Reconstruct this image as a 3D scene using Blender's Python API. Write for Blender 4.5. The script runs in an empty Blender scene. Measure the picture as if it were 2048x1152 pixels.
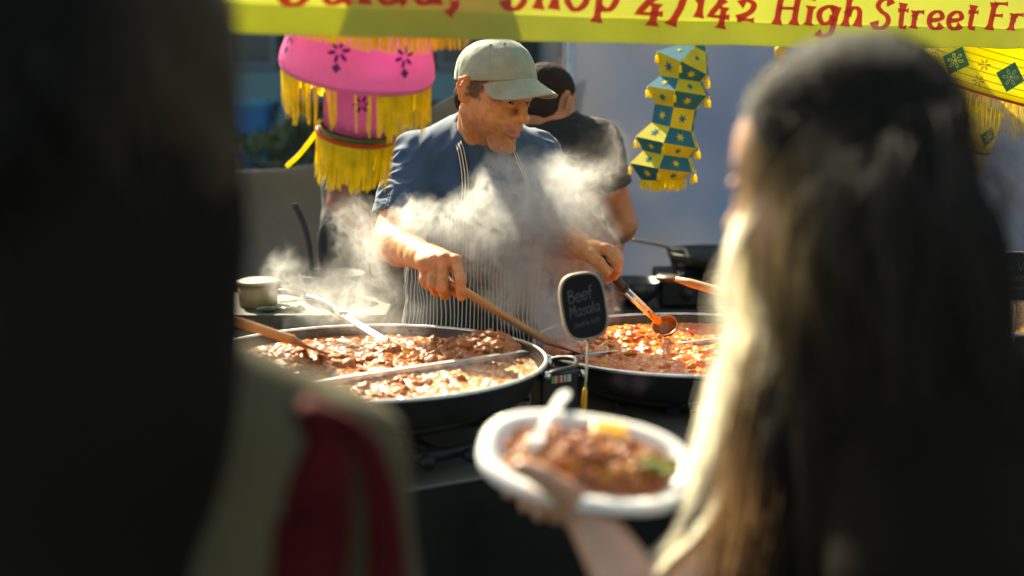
import bpy, math, random
import numpy as np
from mathutils import Vector, Matrix, noise
from mathutils.bvhtree import BVHTree

random.seed(7)
RNG = np.random.default_rng(7)
scene = bpy.context.scene
COL = scene.collection
R = math.radians

# ------------------------------------------------------------------ camera, light, exposure
EYE = 1.60
PITCH = R(9.3)
FPX = 50.0 / 36.0 * 2048.0
cam_d = bpy.data.cameras.new('camera')
cam_d.lens = 50.0
cam_d.sensor_width = 36.0
cam_d.clip_start = 0.05
cam_d.clip_end = 400.0
cam_d.dof.use_dof = True
cam_d.dof.focus_distance = 3.17
cam_d.dof.aperture_fstop = 1.75
cam_o = bpy.data.objects.new('camera', cam_d)
cam_o.location = (0, 0, EYE)
cam_o.rotation_euler = (math.pi / 2 - PITCH, 0, 0)
COL.objects.link(cam_o)
scene.camera = cam_o

SUN_EL, SUN_AZ = R(38), R(-28)            # azimuth measured from +Y towards +X
TO_SUN = Vector((math.cos(SUN_EL) * math.sin(SUN_AZ), math.cos(SUN_EL) * math.cos(SUN_AZ), math.sin(SUN_EL)))
world = bpy.data.worlds.new('World')
scene.world = world
world.use_nodes = True
wn = world.node_tree
wn.nodes.clear()
w_out = wn.nodes.new('ShaderNodeOutputWorld')
w_bg = wn.nodes.new('ShaderNodeBackground')
w_sky = wn.nodes.new('ShaderNodeTexSky')
w_sky.sky_type = 'NISHITA'
w_sky.sun_disc = False
w_sky.sun_elevation = SUN_EL
w_sky.sun_rotation = SUN_AZ
w_sky.air_density = 1.0
w_sky.dust_density = 2.5
w_bg.inputs['Strength'].default_value = 0.085
wn.links.new(w_sky.outputs[0], w_bg.inputs['Color'])
wn.links.new(w_bg.outputs[0], w_out.inputs['Surface'])
sun_d = bpy.data.lights.new('sun', 'SUN')
sun_d.energy = 5.0
sun_d.angle = R(0.5)
sun_d.color = (1.0, 0.94, 0.84)
sun_o = bpy.data.objects.new('sun', sun_d)
sun_o.rotation_euler = TO_SUN.to_track_quat('Z', 'Y').to_euler()
sun_o.location = (-4, 3, 6)
COL.objects.link(sun_o)

scene.view_settings.view_transform = 'Standard'
scene.view_settings.look = 'None'
scene.view_settings.exposure = 1.75
scene.view_settings.gamma = 1.0
scene.view_settings.use_white_balance = True
scene.view_settings.white_balance_temperature = 8000
scene.view_settings.white_balance_tint = 0
scene.render.engine = 'CYCLES'
cy = scene.cycles
cy.use_denoising = True
try:
    cy.denoiser = 'OPENIMAGEDENOISE'
except Exception:
    pass
cy.max_bounces = 7
cy.diffuse_bounces = 3
cy.glossy_bounces = 3
cy.transmission_bounces = 4
cy.transparent_max_bounces = 12
cy.volume_bounces = 1
cy.volume_step_rate = 0.6
cy.volume_max_steps = 256
cy.sample_clamp_indirect = 6.0
cy.sample_clamp_direct = 0.0
cy.caustics_reflective = False
cy.caustics_refractive = False


def W(px, py, Y):
    """World point at depth Y seen at a photograph position (measurements taken from the photograph)."""
    x = (px - 1024.0) / FPX
    y = (576.0 - py) / FPX
    dy = math.cos(PITCH) + y * math.sin(PITCH)
    dz = -math.sin(PITCH) + y * math.cos(PITCH)
    t = Y / dy
    return np.array((x * t, Y, EYE + dz * t))


# ------------------------------------------------------------------ object helpers
def tag(o, label=None, cat=None, group=None, kind=None):
    if label: o['label'] = label
    if cat: o['category'] = cat
    if group: o['group'] = group
    if kind: o['kind'] = kind
    return o


def thing(name, label, cat, loc=(0, 0, 0), group=None, kind=None):
    o = bpy.data.objects.new(name, None)
    o.empty_display_size = 0.05
    COL.objects.link(o)
    o.location = [float(c) for c in loc]
    return tag(o, label, cat, group, kind)


def wloc(o):
    v = Vector((0, 0, 0))
    while o is not None:
        v = v + Vector(o.location)
        o = o.parent
    return v


def mesh_from(name, v, f, mats, smooth=True, uv=None, col=None, mi=None):
    """v: n x 3 array; f: array (m x 3 / m x 4) or list of tuples."""
    me = bpy.data.meshes.new(name)
    v = np.asarray(v, dtype=np.float32)
    if isinstance(f, np.ndarray):
        m, k = f.shape
        me.vertices.add(len(v)); me.vertices.foreach_set('co', v.ravel())
        me.loops.add(m * k); me.loops.foreach_set('vertex_index', f.astype(np.int32).ravel())
        me.polygons.add(m)
        me.polygons.foreach_set('loop_start', np.arange(0, m * k, k, dtype=np.int32))
    else:
        me.from_pydata([tuple(map(float, p)) for p in v], [], [tuple(map(int, q)) for q in f])
    for mt in (mats if isinstance(mats, (list, tuple)) else [mats]):
        me.materials.append(mt)
    if mi is not None:
        me.polygons.foreach_set('material_index', np.asarray(mi, dtype=np.int32))
    me.update(calc_edges=True)
    me.validate()
    if uv is not None:
        ul = me.uv_layers.new(name='UVMap')
        li = np.empty(len(me.loops), dtype=np.int32)
        me.loops.foreach_get('vertex_index', li)
        ul.data.foreach_set('uv', np.asarray(uv, dtype=np.float32)[li].ravel())
    if col is not None:
        ca = me.attributes.new('col', 'FLOAT_COLOR', 'POINT')
        c = np.ones((len(v), 4), dtype=np.float32)
        c[:, :3] = col
        ca.data.foreach_set('color', c.ravel())
    if smooth:
        me.shade_smooth()
    return me


def obj(name, me, parent=None, world=True):
    o = bpy.data.objects.new(name, me)
    COL.objects.link(o)
    if parent is not None:
        o.parent = parent
        if world:
            o.location = -wloc(parent)
    return o


def mk(name, v, f, mats, parent=None, world=True, smooth=True, **kw):
    return obj(name, mesh_from(name, v, f, mats, smooth, **kw), parent, world)


def copy_tree(o, parent=None):
    c = o.copy()
    COL.objects.link(c)
    if parent is not None:
        c.parent = parent
        c.matrix_parent_inverse = o.matrix_parent_inverse
    for ch in list(o.children):
        copy_tree(ch, c)
    return c


def solidify(o, t, offset=0.0):
    m = o.modifiers.new('thickness', 'SOLIDIFY')
    m.thickness = t
    m.offset = offset
    return o


def bevel(o, w, seg=2):
    m = o.modifiers.new('bevel', 'BEVEL')
    m.width = w
    m.segments = seg
    m.limit_method = 'ANGLE'
    return o


class MB:
    """Collects pieces of one mesh."""
    def __init__(s):
        s.v, s.f, s.n = [], [], 0

    def add(s, v, f):
        v = np.asarray(v, dtype=float)
        s.v.append(v)
        s.f += [tuple(int(i) + s.n for i in q) for q in f]
        s.n += len(v)
        return s

    def box(s, c, size, rot=None):
        h = np.array(size) / 2.0
        v = np.array([[x, y, z] for x in (-1, 1) for y in (-1, 1) for z in (-1, 1)]) * h
        if rot is not None:
            v = v @ np.array(rot).T
        s.add(v + np.array(c), [(0, 1, 3, 2), (4, 6, 7, 5), (0, 4, 5, 1), (2, 3, 7, 6), (0, 2, 6, 4), (1, 5, 7, 3)])
        return s

    def tube(s, pts, r, n=8, cap=True):
        v, f = tube(pts, r, n, cap)
        return s.add(v, f)

    def lathe(s, prof, n=48, c=(0, 0, 0), close=False):
        v, f = lathe(prof, n)
        return s.add(v + np.array(c), f)

    def build(s, name, mats, parent=None, world=True, smooth=True, **kw):
        return mk(name, np.concatenate(s.v), s.f, mats, parent, world, smooth, **kw)


def catmull(pts, n=6):
    p = np.asarray(pts, dtype=float)
    if len(p) < 3:
        return p
    q = np.vstack([2 * p[0] - p[1], p, 2 * p[-1] - p[-2]])
    out = []
    for i in range(1, len(q) - 2):
        for k in range(n):
            t = k / n
            a, b, c, d = q[i - 1], q[i], q[i + 1], q[i + 2]
            out.append(0.5 * ((2 * b) + (c - a) * t + (2 * a - 5 * b + 4 * c - d) * t * t + (3 * b - a - 3 * c + d) * t ** 3))
    out.append(q[-2])
    return np.array(out)


def tube(pts, r, n=8, cap=True):
    p = np.asarray(pts, dtype=float)
    m = len(p)
    r = np.full(m, r, dtype=float) if np.isscalar(r) else np.asarray(r, dtype=float)
    t = np.gradient(p, axis=0)
    t /= np.linalg.norm(t, axis=1)[:, None] + 1e-12
    up = np.array((0.0, 0.0, 1.0)) if abs(t[0][2]) < 0.9 else np.array((1.0, 0, 0))
    nrm = np.cross(t[0], up); nrm /= np.linalg.norm(nrm)
    vs, fs = [], []
    for i in range(m):
        nrm = nrm - t[i] * np.dot(nrm, t[i]); nrm /= np.linalg.norm(nrm)
        b = np.cross(t[i], nrm)
        a = np.arange(n) * 2 * math.pi / n
        vs.append(p[i] + r[i] * (np.cos(a)[:, None] * nrm + np.sin(a)[:, None] * b))
    for i in range(m - 1):
        for k in range(n):
            k2 = (k + 1) % n
            fs.append((i * n + k, i * n + k2, (i + 1) * n + k2, (i + 1) * n + k))
    if cap:
        fs.append(tuple(range(n - 1, -1, -1)))
        fs.append(tuple((m - 1) * n + k for k in range(n)))
    return np.concatenate(vs), fs


def lathe(prof, n=48):
    vs, fs = [], []
    for r, z in prof:
        a = np.arange(n) * 2 * math.pi / n
        vs.append(np.stack([r * np.cos(a), r * np.sin(a), np.full(n, z)], 1))
    for i in range(len(prof) - 1):
        for k in range(n):
            k2 = (k + 1) % n
            fs.append((i * n + k, i * n + k2, (i + 1) * n + k2, (i + 1) * n + k))
    return np.concatenate(vs), fs


def gridfaces(nu, nv, wrap=False):
    f = []
    for i in range(nu - 1):
        for j in range(nv if wrap else nv - 1):
            j2 = (j + 1) % nv
            f.append((i * nv + j, i * nv + j2, (i + 1) * nv + j2, (i + 1) * nv + j))
    return f


def euler(x=0, y=0, z=0):
    return np.array(Matrix.Rotation(R(z), 3, 'Z') @ Matrix.Rotation(R(y), 3, 'Y') @ Matrix.Rotation(R(x), 3, 'X'))


def basis(z, hint=(0, 0, 1)):
    """Rotation whose columns are x, y, z with the given z direction."""
    z = np.asarray(z, float); z = z / np.linalg.norm(z)
    h = np.asarray(hint, float)
    x = np.cross(h, z)
    if np.linalg.norm(x) < 1e-6:
        x = np.cross((1, 0, 0), z)
    x /= np.linalg.norm(x)
    return np.stack([x, np.cross(z, x), z], 1)


# ------------------------------------------------------------------ signed distance modelling (one continuous skin)
class SDF:
    def __init__(s, lo, hi, h):
        s.lo = np.asarray(lo, float); s.h = h
        s.n = np.ceil((np.asarray(hi, float) - s.lo) / h).astype(int) + 1
        s.d = np.full(s.n, 0.5, dtype=np.float32)

    def _apply(s, lo, hi, k, fn, op):
        m = k + 4 * s.h
        i0 = np.maximum(0, np.floor((np.asarray(lo) - m - s.lo) / s.h).astype(int))
        i1 = np.minimum(s.n, np.ceil((np.asarray(hi) + m - s.lo) / s.h).astype(int) + 1)
        if np.any(i1 <= i0):
            return s
        X = (s.lo[0] + s.h * np.arange(i0[0], i1[0]))[:, None, None]
        Y = (s.lo[1] + s.h * np.arange(i0[1], i1[1]))[None, :, None]
        Z = (s.lo[2] + s.h * np.arange(i0[2], i1[2]))[None, None, :]
        b = fn(X, Y, Z)
        sl = tuple(slice(a, c) for a, c in zip(i0, i1))
        a = s.d[sl]
        if op == 'u':
            if k > 0:
                t = np.clip(0.5 + 0.5 * (a - b) / k, 0, 1)
                s.d[sl] = a * (1 - t) + b * t - k * t * (1 - t)
            else:
                s.d[sl] = np.minimum(a, b)
        else:  # subtract
            b = -b
            if k > 0:
                t = np.clip(0.5 - 0.5 * (a - b) / k, 0, 1)
                s.d[sl] = a * (1 - t) + b * t + k * t * (1 - t)
            else:
                s.d[sl] = np.maximum(a, b)
        return s

    def cap(s, a, b, ra, rb=None, k=0.02, op='u', cut=None):
        a = np.asarray(a, float); b = np.asarray(b, float)
        rb = ra if rb is None else rb
        ba = b - a; L2 = float(ba @ ba) + 1e-12

        def fn(X, Y, Z):
            px, py, pz = X - a[0], Y - a[1], Z - a[2]
            t = np.clip((px * ba[0] + py * ba[1] + pz * ba[2]) / L2, 0, 1)
            d = np.sqrt((px - t * ba[0]) ** 2 + (py - t * ba[1]) ** 2 + (pz - t * ba[2]) ** 2) - (ra + (rb - ra) * t)
            if cut is not None:
                q, n = cut
                d = np.maximum(d, (X - q[0]) * n[0] + (Y - q[1]) * n[1] + (Z - q[2]) * n[2])
            return d
        r = max(ra, rb)
        return s._apply(np.minimum(a, b) - r, np.maximum(a, b) + r, k, fn, op)

    def chain(s, pts, rs, k=0.01, op='u'):
        for i in range(len(pts) - 1):
            s.cap(pts[i], pts[i + 1], rs[i], rs[i + 1], k if i == 0 else min(k, 0.004), op)
        return s

    def ell(s, c, r, rot=None, k=0.02, op='u', cut=None):
        c = np.asarray(c, float); r = np.asarray(r, float)
        M = np.eye(3) if rot is None else np.asarray(rot)

        def fn(X, Y, Z):
            px, py, pz = X - c[0], Y - c[1], Z - c[2]
            q = [px * M[0, i] + py * M[1, i] + pz * M[2, i] for i in range(3)]
            k0 = np.sqrt((q[0] / r[0]) ** 2 + (q[1] / r[1]) ** 2 + (q[2] / r[2]) ** 2)
            k1 = np.sqrt((q[0] / r[0] ** 2) ** 2 + (q[1] / r[1] ** 2) ** 2 + (q[2] / r[2] ** 2) ** 2) + 1e-9
            d = k0 * (k0 - 1) / k1
            if cut is not None:
                qq, n = cut
                d = np.maximum(d, (X - qq[0]) * n[0] + (Y - qq[1]) * n[1] + (Z - qq[2]) * n[2])
            return d
        e = np.abs(M) @ r
        return s._apply(c - e, c + e, k, fn, op)

    def torus(s, c, rot, Ra, r, k=0.005):
        c = np.asarray(c, float); M = np.asarray(rot)
        Ra = (Ra, Ra) if np.isscalar(Ra) else Ra

        def fn(X, Y, Z):
            px, py, pz = X - c[0], Y - c[1], Z - c[2]
            q = [px * M[0, i] + py * M[1, i] + pz * M[2, i] for i in range(3)]
            l = np.sqrt((q[0] / Ra[0]) ** 2 + (q[1] / Ra[1]) ** 2) - 1
            return np.sqrt((l * min(Ra)) ** 2 + q[2] ** 2) - r
        e = max(Ra) + r
        return s._apply(c - e, c + e, k, fn, 'u')

    def mesh(s):
        d = s.d
        sg = d < 0
        cnt = np.zeros(np.array(d.shape) - 1, dtype=np.int8)
        for dx in (0, 1):
            for dy in (0, 1):
                for dz in (0, 1):
                    cnt += sg[dx:dx + cnt.shape[0], dy:dy + cnt.shape[1], dz:dz + cnt.shape[2]]
        act = (cnt > 0) & (cnt < 8)
        ai = np.stack(np.nonzero(act), 1)
        idx = np.full(act.shape, -1, dtype=np.int32)
        idx[act] = np.arange(len(ai))
        cor = {}
        for dx in (0, 1):
            for dy in (0, 1):
                for dz in (0, 1):
                    cor[(dx, dy, dz)] = d[ai[:, 0] + dx, ai[:, 1] + dy, ai[:, 2] + dz].astype(np.float64)
        acc = np.zeros((len(ai), 3)); num = np.zeros(len(ai))
        for c0 in cor:
            for ax in range(3):
                if c0[ax] == 0:
                    c1 = list(c0); c1[ax] = 1; c1 = tuple(c1)
                    v0, v1 = cor[c0], cor[c1]
                    m = (v0 < 0) != (v1 < 0)
                    t = np.where(m, v0 / np.where(m, v0 - v1, 1), 0)
                    p = np.tile(np.array(c0, float), (len(ai), 1))
                    p[:, ax] += t
                    acc[m] += p[m]; num[m] += 1
        v = s.lo + s.h * (ai + acc / np.maximum(num, 1)[:, None])
        fs = []
        for ax in range(3):
            o1, o2 = [a for a in range(3) if a != ax]
            sl0 = [slice(1, -1)] * 3; sl1 = [slice(1, -1)] * 3
            sl0[ax] = slice(0, -1); sl1[ax] = slice(1, None)
            a, b = sg[tuple(sl0)], sg[tuple(sl1)]
            e = np.stack(np.nonzero(a != b), 1)
            inside = a[tuple(e.T)]
            e[:, o1] += 1; e[:, o2] += 1

            def cell(d1, d2):
                q = e.copy(); q[:, o1] += d1; q[:, o2] += d2
                return idx[tuple(q.T)]
            quad = np.stack([cell(-1, -1), cell(0, -1), cell(0, 0), cell(-1, 0)], 1)
            flip = inside if ax != 1 else ~inside
            quad[~flip] = quad[~flip][:, ::-1]
            fs.append(quad)
        return v, np.concatenate(fs)


class Frame:
    """Local frame for building heads: x to the person's left, -y the face, z up."""
    def __init__(s, o, rot, sc=1.0):
        s.o = np.asarray(o, float); s.R = np.asarray(rot); s.s = sc

    def p(s, q):
        return s.o + s.R @ (np.asarray(q, float) * s.s)

    def inv(s, v):
        return ((np.asarray(v) - s.o) @ s.R) / s.s


def vnormals(v, f):
    n = np.zeros_like(v)
    fn = np.cross(v[f[:, 2]] - v[f[:, 0]], v[f[:, 3]] - v[f[:, 1]])
    for i in range(4):
        np.add.at(n, f[:, i], fn)
    return n / (np.linalg.norm(n, axis=1)[:, None] + 1e-12)


def relax(v, f, it=2, lam=0.5):
    e = np.concatenate([f[:, [0, 1]], f[:, [1, 2]], f[:, [2, 3]], f[:, [3, 0]]])
    for _ in range(it):
        acc = np.zeros_like(v); num = np.zeros(len(v))
        np.add.at(acc, e[:, 0], v[e[:, 1]]); np.add.at(num, e[:, 0], 1)
        np.add.at(acc, e[:, 1], v[e[:, 0]]); np.add.at(num, e[:, 1], 1)
        v = v + lam * (acc / np.maximum(num, 1)[:, None] - v)
    return v


def nz(p, sx, sy=None, sz=None, off=0.0):
    sy = sx if sy is None else sy
    sz = sx if sz is None else sz
    return np.array([noise.noise((a * sx + off, b * sy + off, c * sz + off)) for a, b, c in p])


def smooth01(x, a, b):
    t = np.clip((x - a) / (b - a), 0, 1)
    return t * t * (3 - 2 * t)


# ------------------------------------------------------------------ materials
def M_(name, color, rough=0.6, metal=0.0, var=0.0, vscale=8.0, bump=0.0, bscale=40.0, bdist=0.002, spec=0.5, coat=0.0,
       coat_rough=0.1, sss=0.0, transl=0.0, attr=False, sheen=0.0, var_col=None, detail=6.0, bstretch=None):
    m = bpy.data.materials.new(name)
    m.use_nodes = True
    nt = m.node_tree
    nt.nodes.clear()
    out = nt.nodes.new('ShaderNodeOutputMaterial')
    b = nt.nodes.new('ShaderNodeBsdfPrincipled')
    m['principled'] = b.name
    b.inputs['Roughness'].default_value = rough
    b.inputs['Metallic'].default_value = metal
    b.inputs['Specular IOR Level'].default_value = spec
    b.inputs['Coat Weight'].default_value = coat
    b.inputs['Coat Roughness'].default_value = coat_rough
    if sheen:
        b.inputs['Sheen Weight'].default_value = sheen
    if sss:
        b.inputs['Subsurface Weight'].default_value = sss
        b.inputs['Subsurface Radius'].default_value = (1.0, 0.35, 0.18)
        b.inputs['Subsurface Scale'].default_value = 0.016
    tc = nt.nodes.new('ShaderNodeTexCoord')
    csrc = None
    if attr:
        at = nt.nodes.new('ShaderNodeAttribute'); at.attribute_name = 'col'
        csrc = at.outputs['Color']
    if var > 0:
        n = nt.nodes.new('ShaderNodeTexNoise')
        n.inputs['Scale'].default_value = vscale
        n.inputs['Detail'].default_value = detail
        n.inputs['Roughness'].default_value = 0.6
        nt.links.new(tc.outputs['Object'], n.inputs['Vector'])
        mr = nt.nodes.new('ShaderNodeMapRange')
        mr.inputs['From Min'].default_value = 0.3; mr.inputs['From Max'].default_value = 0.7
        nt.links.new(n.outputs['Fac'], mr.inputs['Value'])
        mx = nt.nodes.new('ShaderNodeMix'); mx.data_type = 'RGBA'
        if var_col is not None:
            mr.inputs['To Min'].default_value = 0.0; mr.inputs['To Max'].default_value = var
            if csrc is not None: nt.links.new(csrc, mx.inputs[6])
            else: mx.inputs[6].default_value = (*color, 1)
            mx.inputs[7].default_value = (*var_col, 1)
            nt.links.new(mr.outputs[0], mx.inputs[0])
        else:
            mx.blend_type = 'MULTIPLY'
            mx.inputs[0].default_value = 1.0
            if csrc is not None: nt.links.new(csrc, mx.inputs[6])
            else: mx.inputs[6].default_value = (*color, 1)
            mr.inputs['To Min'].default_value = 1 - var; mr.inputs['To Max'].default_value = 1 + var
            nt.links.new(mr.outputs[0], mx.inputs[7])
        csrc = mx.outputs[2]
    if csrc is not None:
        nt.links.new(csrc, b.inputs['Base Color'])
    else:
        b.inputs['Base Color'].default_value = (*color, 1)
    if bump > 0:
        n2 = nt.nodes.new('ShaderNodeTexNoise')
        n2.inputs['Scale'].default_value = bscale
        n2.inputs['Detail'].default_value = 5.0
        if bstretch is not None:
            mp = nt.nodes.new('ShaderNodeMapping'); mp.inputs['Scale'].default_value = bstretch
            nt.links.new(tc.outputs['Object'], mp.inputs['Vector']); nt.links.new(mp.outputs[0], n2.inputs['Vector'])
        else:
            nt.links.new(tc.outputs['Object'], n2.inputs['Vector'])
        bp = nt.nodes.new('ShaderNodeBump')
        bp.inputs['Strength'].default_value = bump
        bp.inputs['Distance'].default_value = bdist
        nt.links.new(n2.outputs['Fac'], bp.inputs['Height'])
        nt.links.new(bp.outputs[0], b.inputs['Normal'])
        if coat > .5:
            nt.links.new(bp.outputs[0], b.inputs['Coat Normal'])
    surf = b.outputs[0]
    if transl > 0:
        tr = nt.nodes.new('ShaderNodeBsdfTranslucent')
        if csrc is not None: nt.links.new(csrc, tr.inputs['Color'])
        else: tr.inputs['Color'].default_value = (*color, 1)
        ms = nt.nodes.new('ShaderNodeMixShader'); ms.inputs[0].default_value = transl
        nt.links.new(surf, ms.inputs[1]); nt.links.new(tr.outputs[0], ms.inputs[2])
        surf = ms.outputs[0]
    nt.links.new(surf, out.inputs['Surface'])
    return m


def node(m, kind, **kw):
    n = m.node_tree.nodes.new(kind)
    for k, v in kw.items():
        setattr(n, k, v)
    return n


def prin(m):
    return m.node_tree.nodes[m['principled']]
# ------------------------------------------------------------------ the stall frame: u runs along the counter, v into the stall
SA = R(31)
U3 = np.array((math.cos(SA), math.sin(SA), 0.0))
V3 = np.array((-math.sin(SA), math.cos(SA), 0.0))
ST_ROT = np.stack([U3, V3, (0, 0, 1)], 1)
P0 = W(735, 716, 2.70)
RIM_Z = float(P0[2])
P0 = np.array((P0[0], P0[1], 0.0))
TABLE_Z = RIM_Z - 0.155


def S(a, b, z=0.0):
    return P0 + a * U3 + b * V3 + np.array((0, 0, z))


# ------------------------------------------------------------------ ground and street
m_asph = M_('asphalt', (0.055, 0.055, 0.052), 0.9, var=0.35, vscale=3, bump=0.5, bscale=180)
g = mk('ground', [(-60, -20, 0), (60, -20, 0), (60, 90, 0), (-60, 90, 0)], [(0, 1, 2, 3)], m_asph, smooth=False)
tag(g, kind='structure')
m_pave = M_('pavement', (0.22, 0.21, 0.19), 0.85, var=0.2, vscale=2, bump=0.3, bscale=60)
pv = MB().box((-4, 11.0, 0.06), (24, 4.0, 0.12)).build('pavement', m_pave, smooth=False)
tag(pv, kind='structure')

# shop building across the street
m_dark = M_('dark_render', (0.022, 0.024, 0.027), 0.8, var=0.3, vscale=1.5)
m_teal = M_('teal_fascia', (0.075, 0.16, 0.18), 0.5, var=0.25, vscale=1.2)
m_glass = M_('shop_glass', (0.03, 0.05, 0.07), 0.08, spec=0.8)
m_frame = M_('window_frame', (0.10, 0.13, 0.15), 0.5)
bl = thing('shop_building', 'dark shopfront across the street with a teal fascia band and big windows', 'building', (-2.2, 12.9, 0))
MB().box((-2.2, 14.9, 3.0), (20, 4.0, 6.0)).build('wall', m_dark, bl, smooth=False)
fz0, fz1 = W(500, 203, 12.8)[2], W(500, 142, 12.8)[2]
MB().box((-2.2, 12.84, (fz0 + fz1) / 2), (20, 0.10, fz1 - fz0)).build('fascia', m_teal, bl, smooth=False)
for i, (x0, x1) in enumerate(((455, 548), (880, 935), (1085, 1132))):
    a, b = W(x0, 132, 12.88), W(x1, 62, 12.88)
    zc, h = (a[2] + b[2]) / 2 + .25, abs(b[2] - a[2]) + .5
    xc, w = (a[0] + b[0]) / 2, b[0] - a[0]
    fr = MB()
    for sx in (-1, 1):
        fr.box((xc + sx * (w / 2), 12.86, zc), (0.05, 0.07, h + 0.05))
    for sz in (-1, 1):
        fr.box((xc, 12.86, zc + sz * h / 2), (w - 0.052, 0.07, 0.05))
    wd = fr.build('window', m_frame, bl, smooth=False)
    MB().box((xc, 12.88, zc), (w - 0.06, 0.02, h - 0.06)).build('pane', m_glass, wd, smooth=False)

# blue recycling bin with open lid
m_bin = M_('blue_plastic', (0.015, 0.13, 0.32), 0.45, var=0.15)
m_lid = M_('teal_plastic', (0.02, 0.20, 0.32), 0.45)
a, b = W(490, 282, 9.6), W(538, 207, 9.6)
bn = thing('wheelie_bin', 'tall blue plastic bin standing by the hedge across the street', 'bin', ((a[0] + b[0]) / 2 - .04, 9.6, 0))
bw = 0.12
bx, bz = bn.location.x, b[2]
v = []
for z, s in ((0.12, .72), (bz - .02, 1.0)):
    for sx, sy in ((-1, -1), (1, -1), (1, 1), (-1, 1)):
        v.append((bx + sx * bw * s, 9.6 + sy * .16 * s, z))
mk('body', v, [(3, 2, 1, 0), (4, 5, 6, 7), (0, 1, 5, 4), (1, 2, 6, 5), (2, 3, 7, 6), (3, 0, 4, 7)], m_bin, bn, smooth=False)
MB().box((bx, 9.6, bz), (bw * 2.2, .36, .035)).build('lid', m_lid, bn, smooth=False)
MB().box((bx + bw + .07, 9.62, bz - .16), (.05, .06, .32), euler(0, 14, 0)).build('handle', m_lid, bn, smooth=False)
for s in (-1, 1):
    pts = [(bx + s * .1 - .02, 9.74, .17), (bx + s * .1 + .02, 9.74, .17)]
    MB().tube(pts, .05, 12).build('wheel', m_dark, bn)

# clipped hedge, many small leaves
m_leaf = M_('hedge_leaf', (0.045, 0.075, 0.025), 0.6, var=0.5, vscale=5)
n = 5200
hx = RNG.uniform(-3.2, -0.55, n); hy = RNG.uniform(8.2, 8.9, n)
top = W(520, 268, 8.5)[2]
hz = np.minimum(RNG.uniform(0.05, top + .35, n), top + .06 * np.sin(hx * 9) + RNG.normal(0, .03, n))
c = np.stack([hx, hy, hz], 1)
d1 = RNG.normal(0, 1, (n, 3)); d1 /= np.linalg.norm(d1, axis=1)[:, None]
d2 = np.cross(d1, RNG.normal(0, 1, (n, 3))); d2 /= np.linalg.norm(d2, axis=1)[:, None]
s = RNG.uniform(.025, .05, n)[:, None]
v = np.stack([c - d1 * s, c + d2 * s * .5, c + d1 * s, c - d2 * s * .5], 1).reshape(-1, 3)
hd = mk('hedge', v, np.arange(n * 4).reshape(n, 4), m_leaf, smooth=False)
tag(hd, 'dark green clipped hedge along the far side of the street', 'hedge')

# ------------------------------------------------------------------ tent: back canvas, side canvas, poles
m_blue = M_('blue_canvas', (0.46, 0.45, 0.49), 0.7, var=0.75, vscale=1.3, var_col=(0.10, 0.20, 0.40), transl=0.30, detail=2.0, bump=0.25, bscale=14, bdist=0.006)
nu, nv = 120, 70
A0, A1 = 1.56, 5.2
vs = []
for i in range(nu):
    a = A0 + (A1 - A0) * i / (nu - 1)
    for j in range(nv):
        z = 2.5 * j / (nv - 1)
        p = S(a, 1.7, z)
        w = 0.035 * noise.noise((a * 1.7 + z * .9, z * .8, 1)) + 0.060 * (.5 - abs(noise.noise((a * 2.1 + z * 2.2, z * .35 - a * .5, 5)))) ** 2 * 2 + 0.022 * (.5 - abs(noise.noise((a * 4.6 + z * 4.4, z * .6 - a * .9, 15)))) ** 2 * 2
        w += 0.030 * smooth01(a, 2.7, 3.6) * math.sin(7.5 * z + 2.2 * a + 2 * noise.noise((a, z * 2, 9)))
        vs.append(p + V3 * w)
cv = mk('tent_back_wall', vs, np.array(gridfaces(nu, nv)), m_blue)
tag(cv, 'bluish canvas back wall of the tent behind the star lantern', 'tent wall')
solidify(cv, .002)

m_tarp = M_('grey_canvas', (0.185, 0.165, 0.13), 0.75, var=0.35, vscale=1.8, transl=0.25, bump=0.3, bscale=10, bdist=0.008)
tops = [(380, 345), (470, 338), (600, 330), (690, 305), (780, 262), (850, 222), (920, 186), (1000, 162), (1070, 146), (1142, 104)]
nu, nv = 110, 50
tp = catmull([(a, b, 0) for a, b in tops], 12)
ii = np.linspace(0, len(tp) - 1, nu)
vs = []
for i in range(nu):
    k = min(int(ii[i]), len(tp) - 2); t = ii[i] - k
    q = tp[k] * (1 - t) + tp[k + 1] * t
    pt = W(q[0], q[1], 5.05)
    for j in range(nv):
        z = 0.02 + (pt[2] - 0.02) * j / (nv - 1)
        w = .05 * math.sin(5 * z + 3 * pt[0]) * noise.noise((pt[0] * .9, z * 1.4, 2)) + .05 * noise.noise((pt[0] * 1.1, z * 3.2 + pt[0], 7))
        vs.append((pt[0], 5.05 + .12 * math.sin(pt[0] * 2.3) + w * 1.6, z))
tw = mk('tent_side_wall', vs, np.array(gridfaces(nu, nv)), m_tarp)
tag(tw, 'sagging pale grey canvas side wall hanging low behind the helper', 'tent wall')
solidify(tw, .002)

m_steelp = M_('galvanised_pole', (0.35, 0.36, 0.37), 0.35, metal=0.9, var=0.2, vscale=20)
for (px, Yp, zt, lab) in ((1141, 4.98, 2.5, 'thin grey tent pole at the edge of the blue canvas wall'),):
    q = W(px, 110, Yp)
    pl = thing('tent_pole', lab, 'pole', (q[0], Yp - .03, 0))
    MB().tube([(q[0], Yp - .03, 0.02), (q[0], Yp - .03, zt)], .014, 12).build('pole', m_steelp, pl)
    MB().box((q[0], Yp - .03, .01), (.16, .12, .02)).build('foot_plate', m_steelp, pl, smooth=False)

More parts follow.
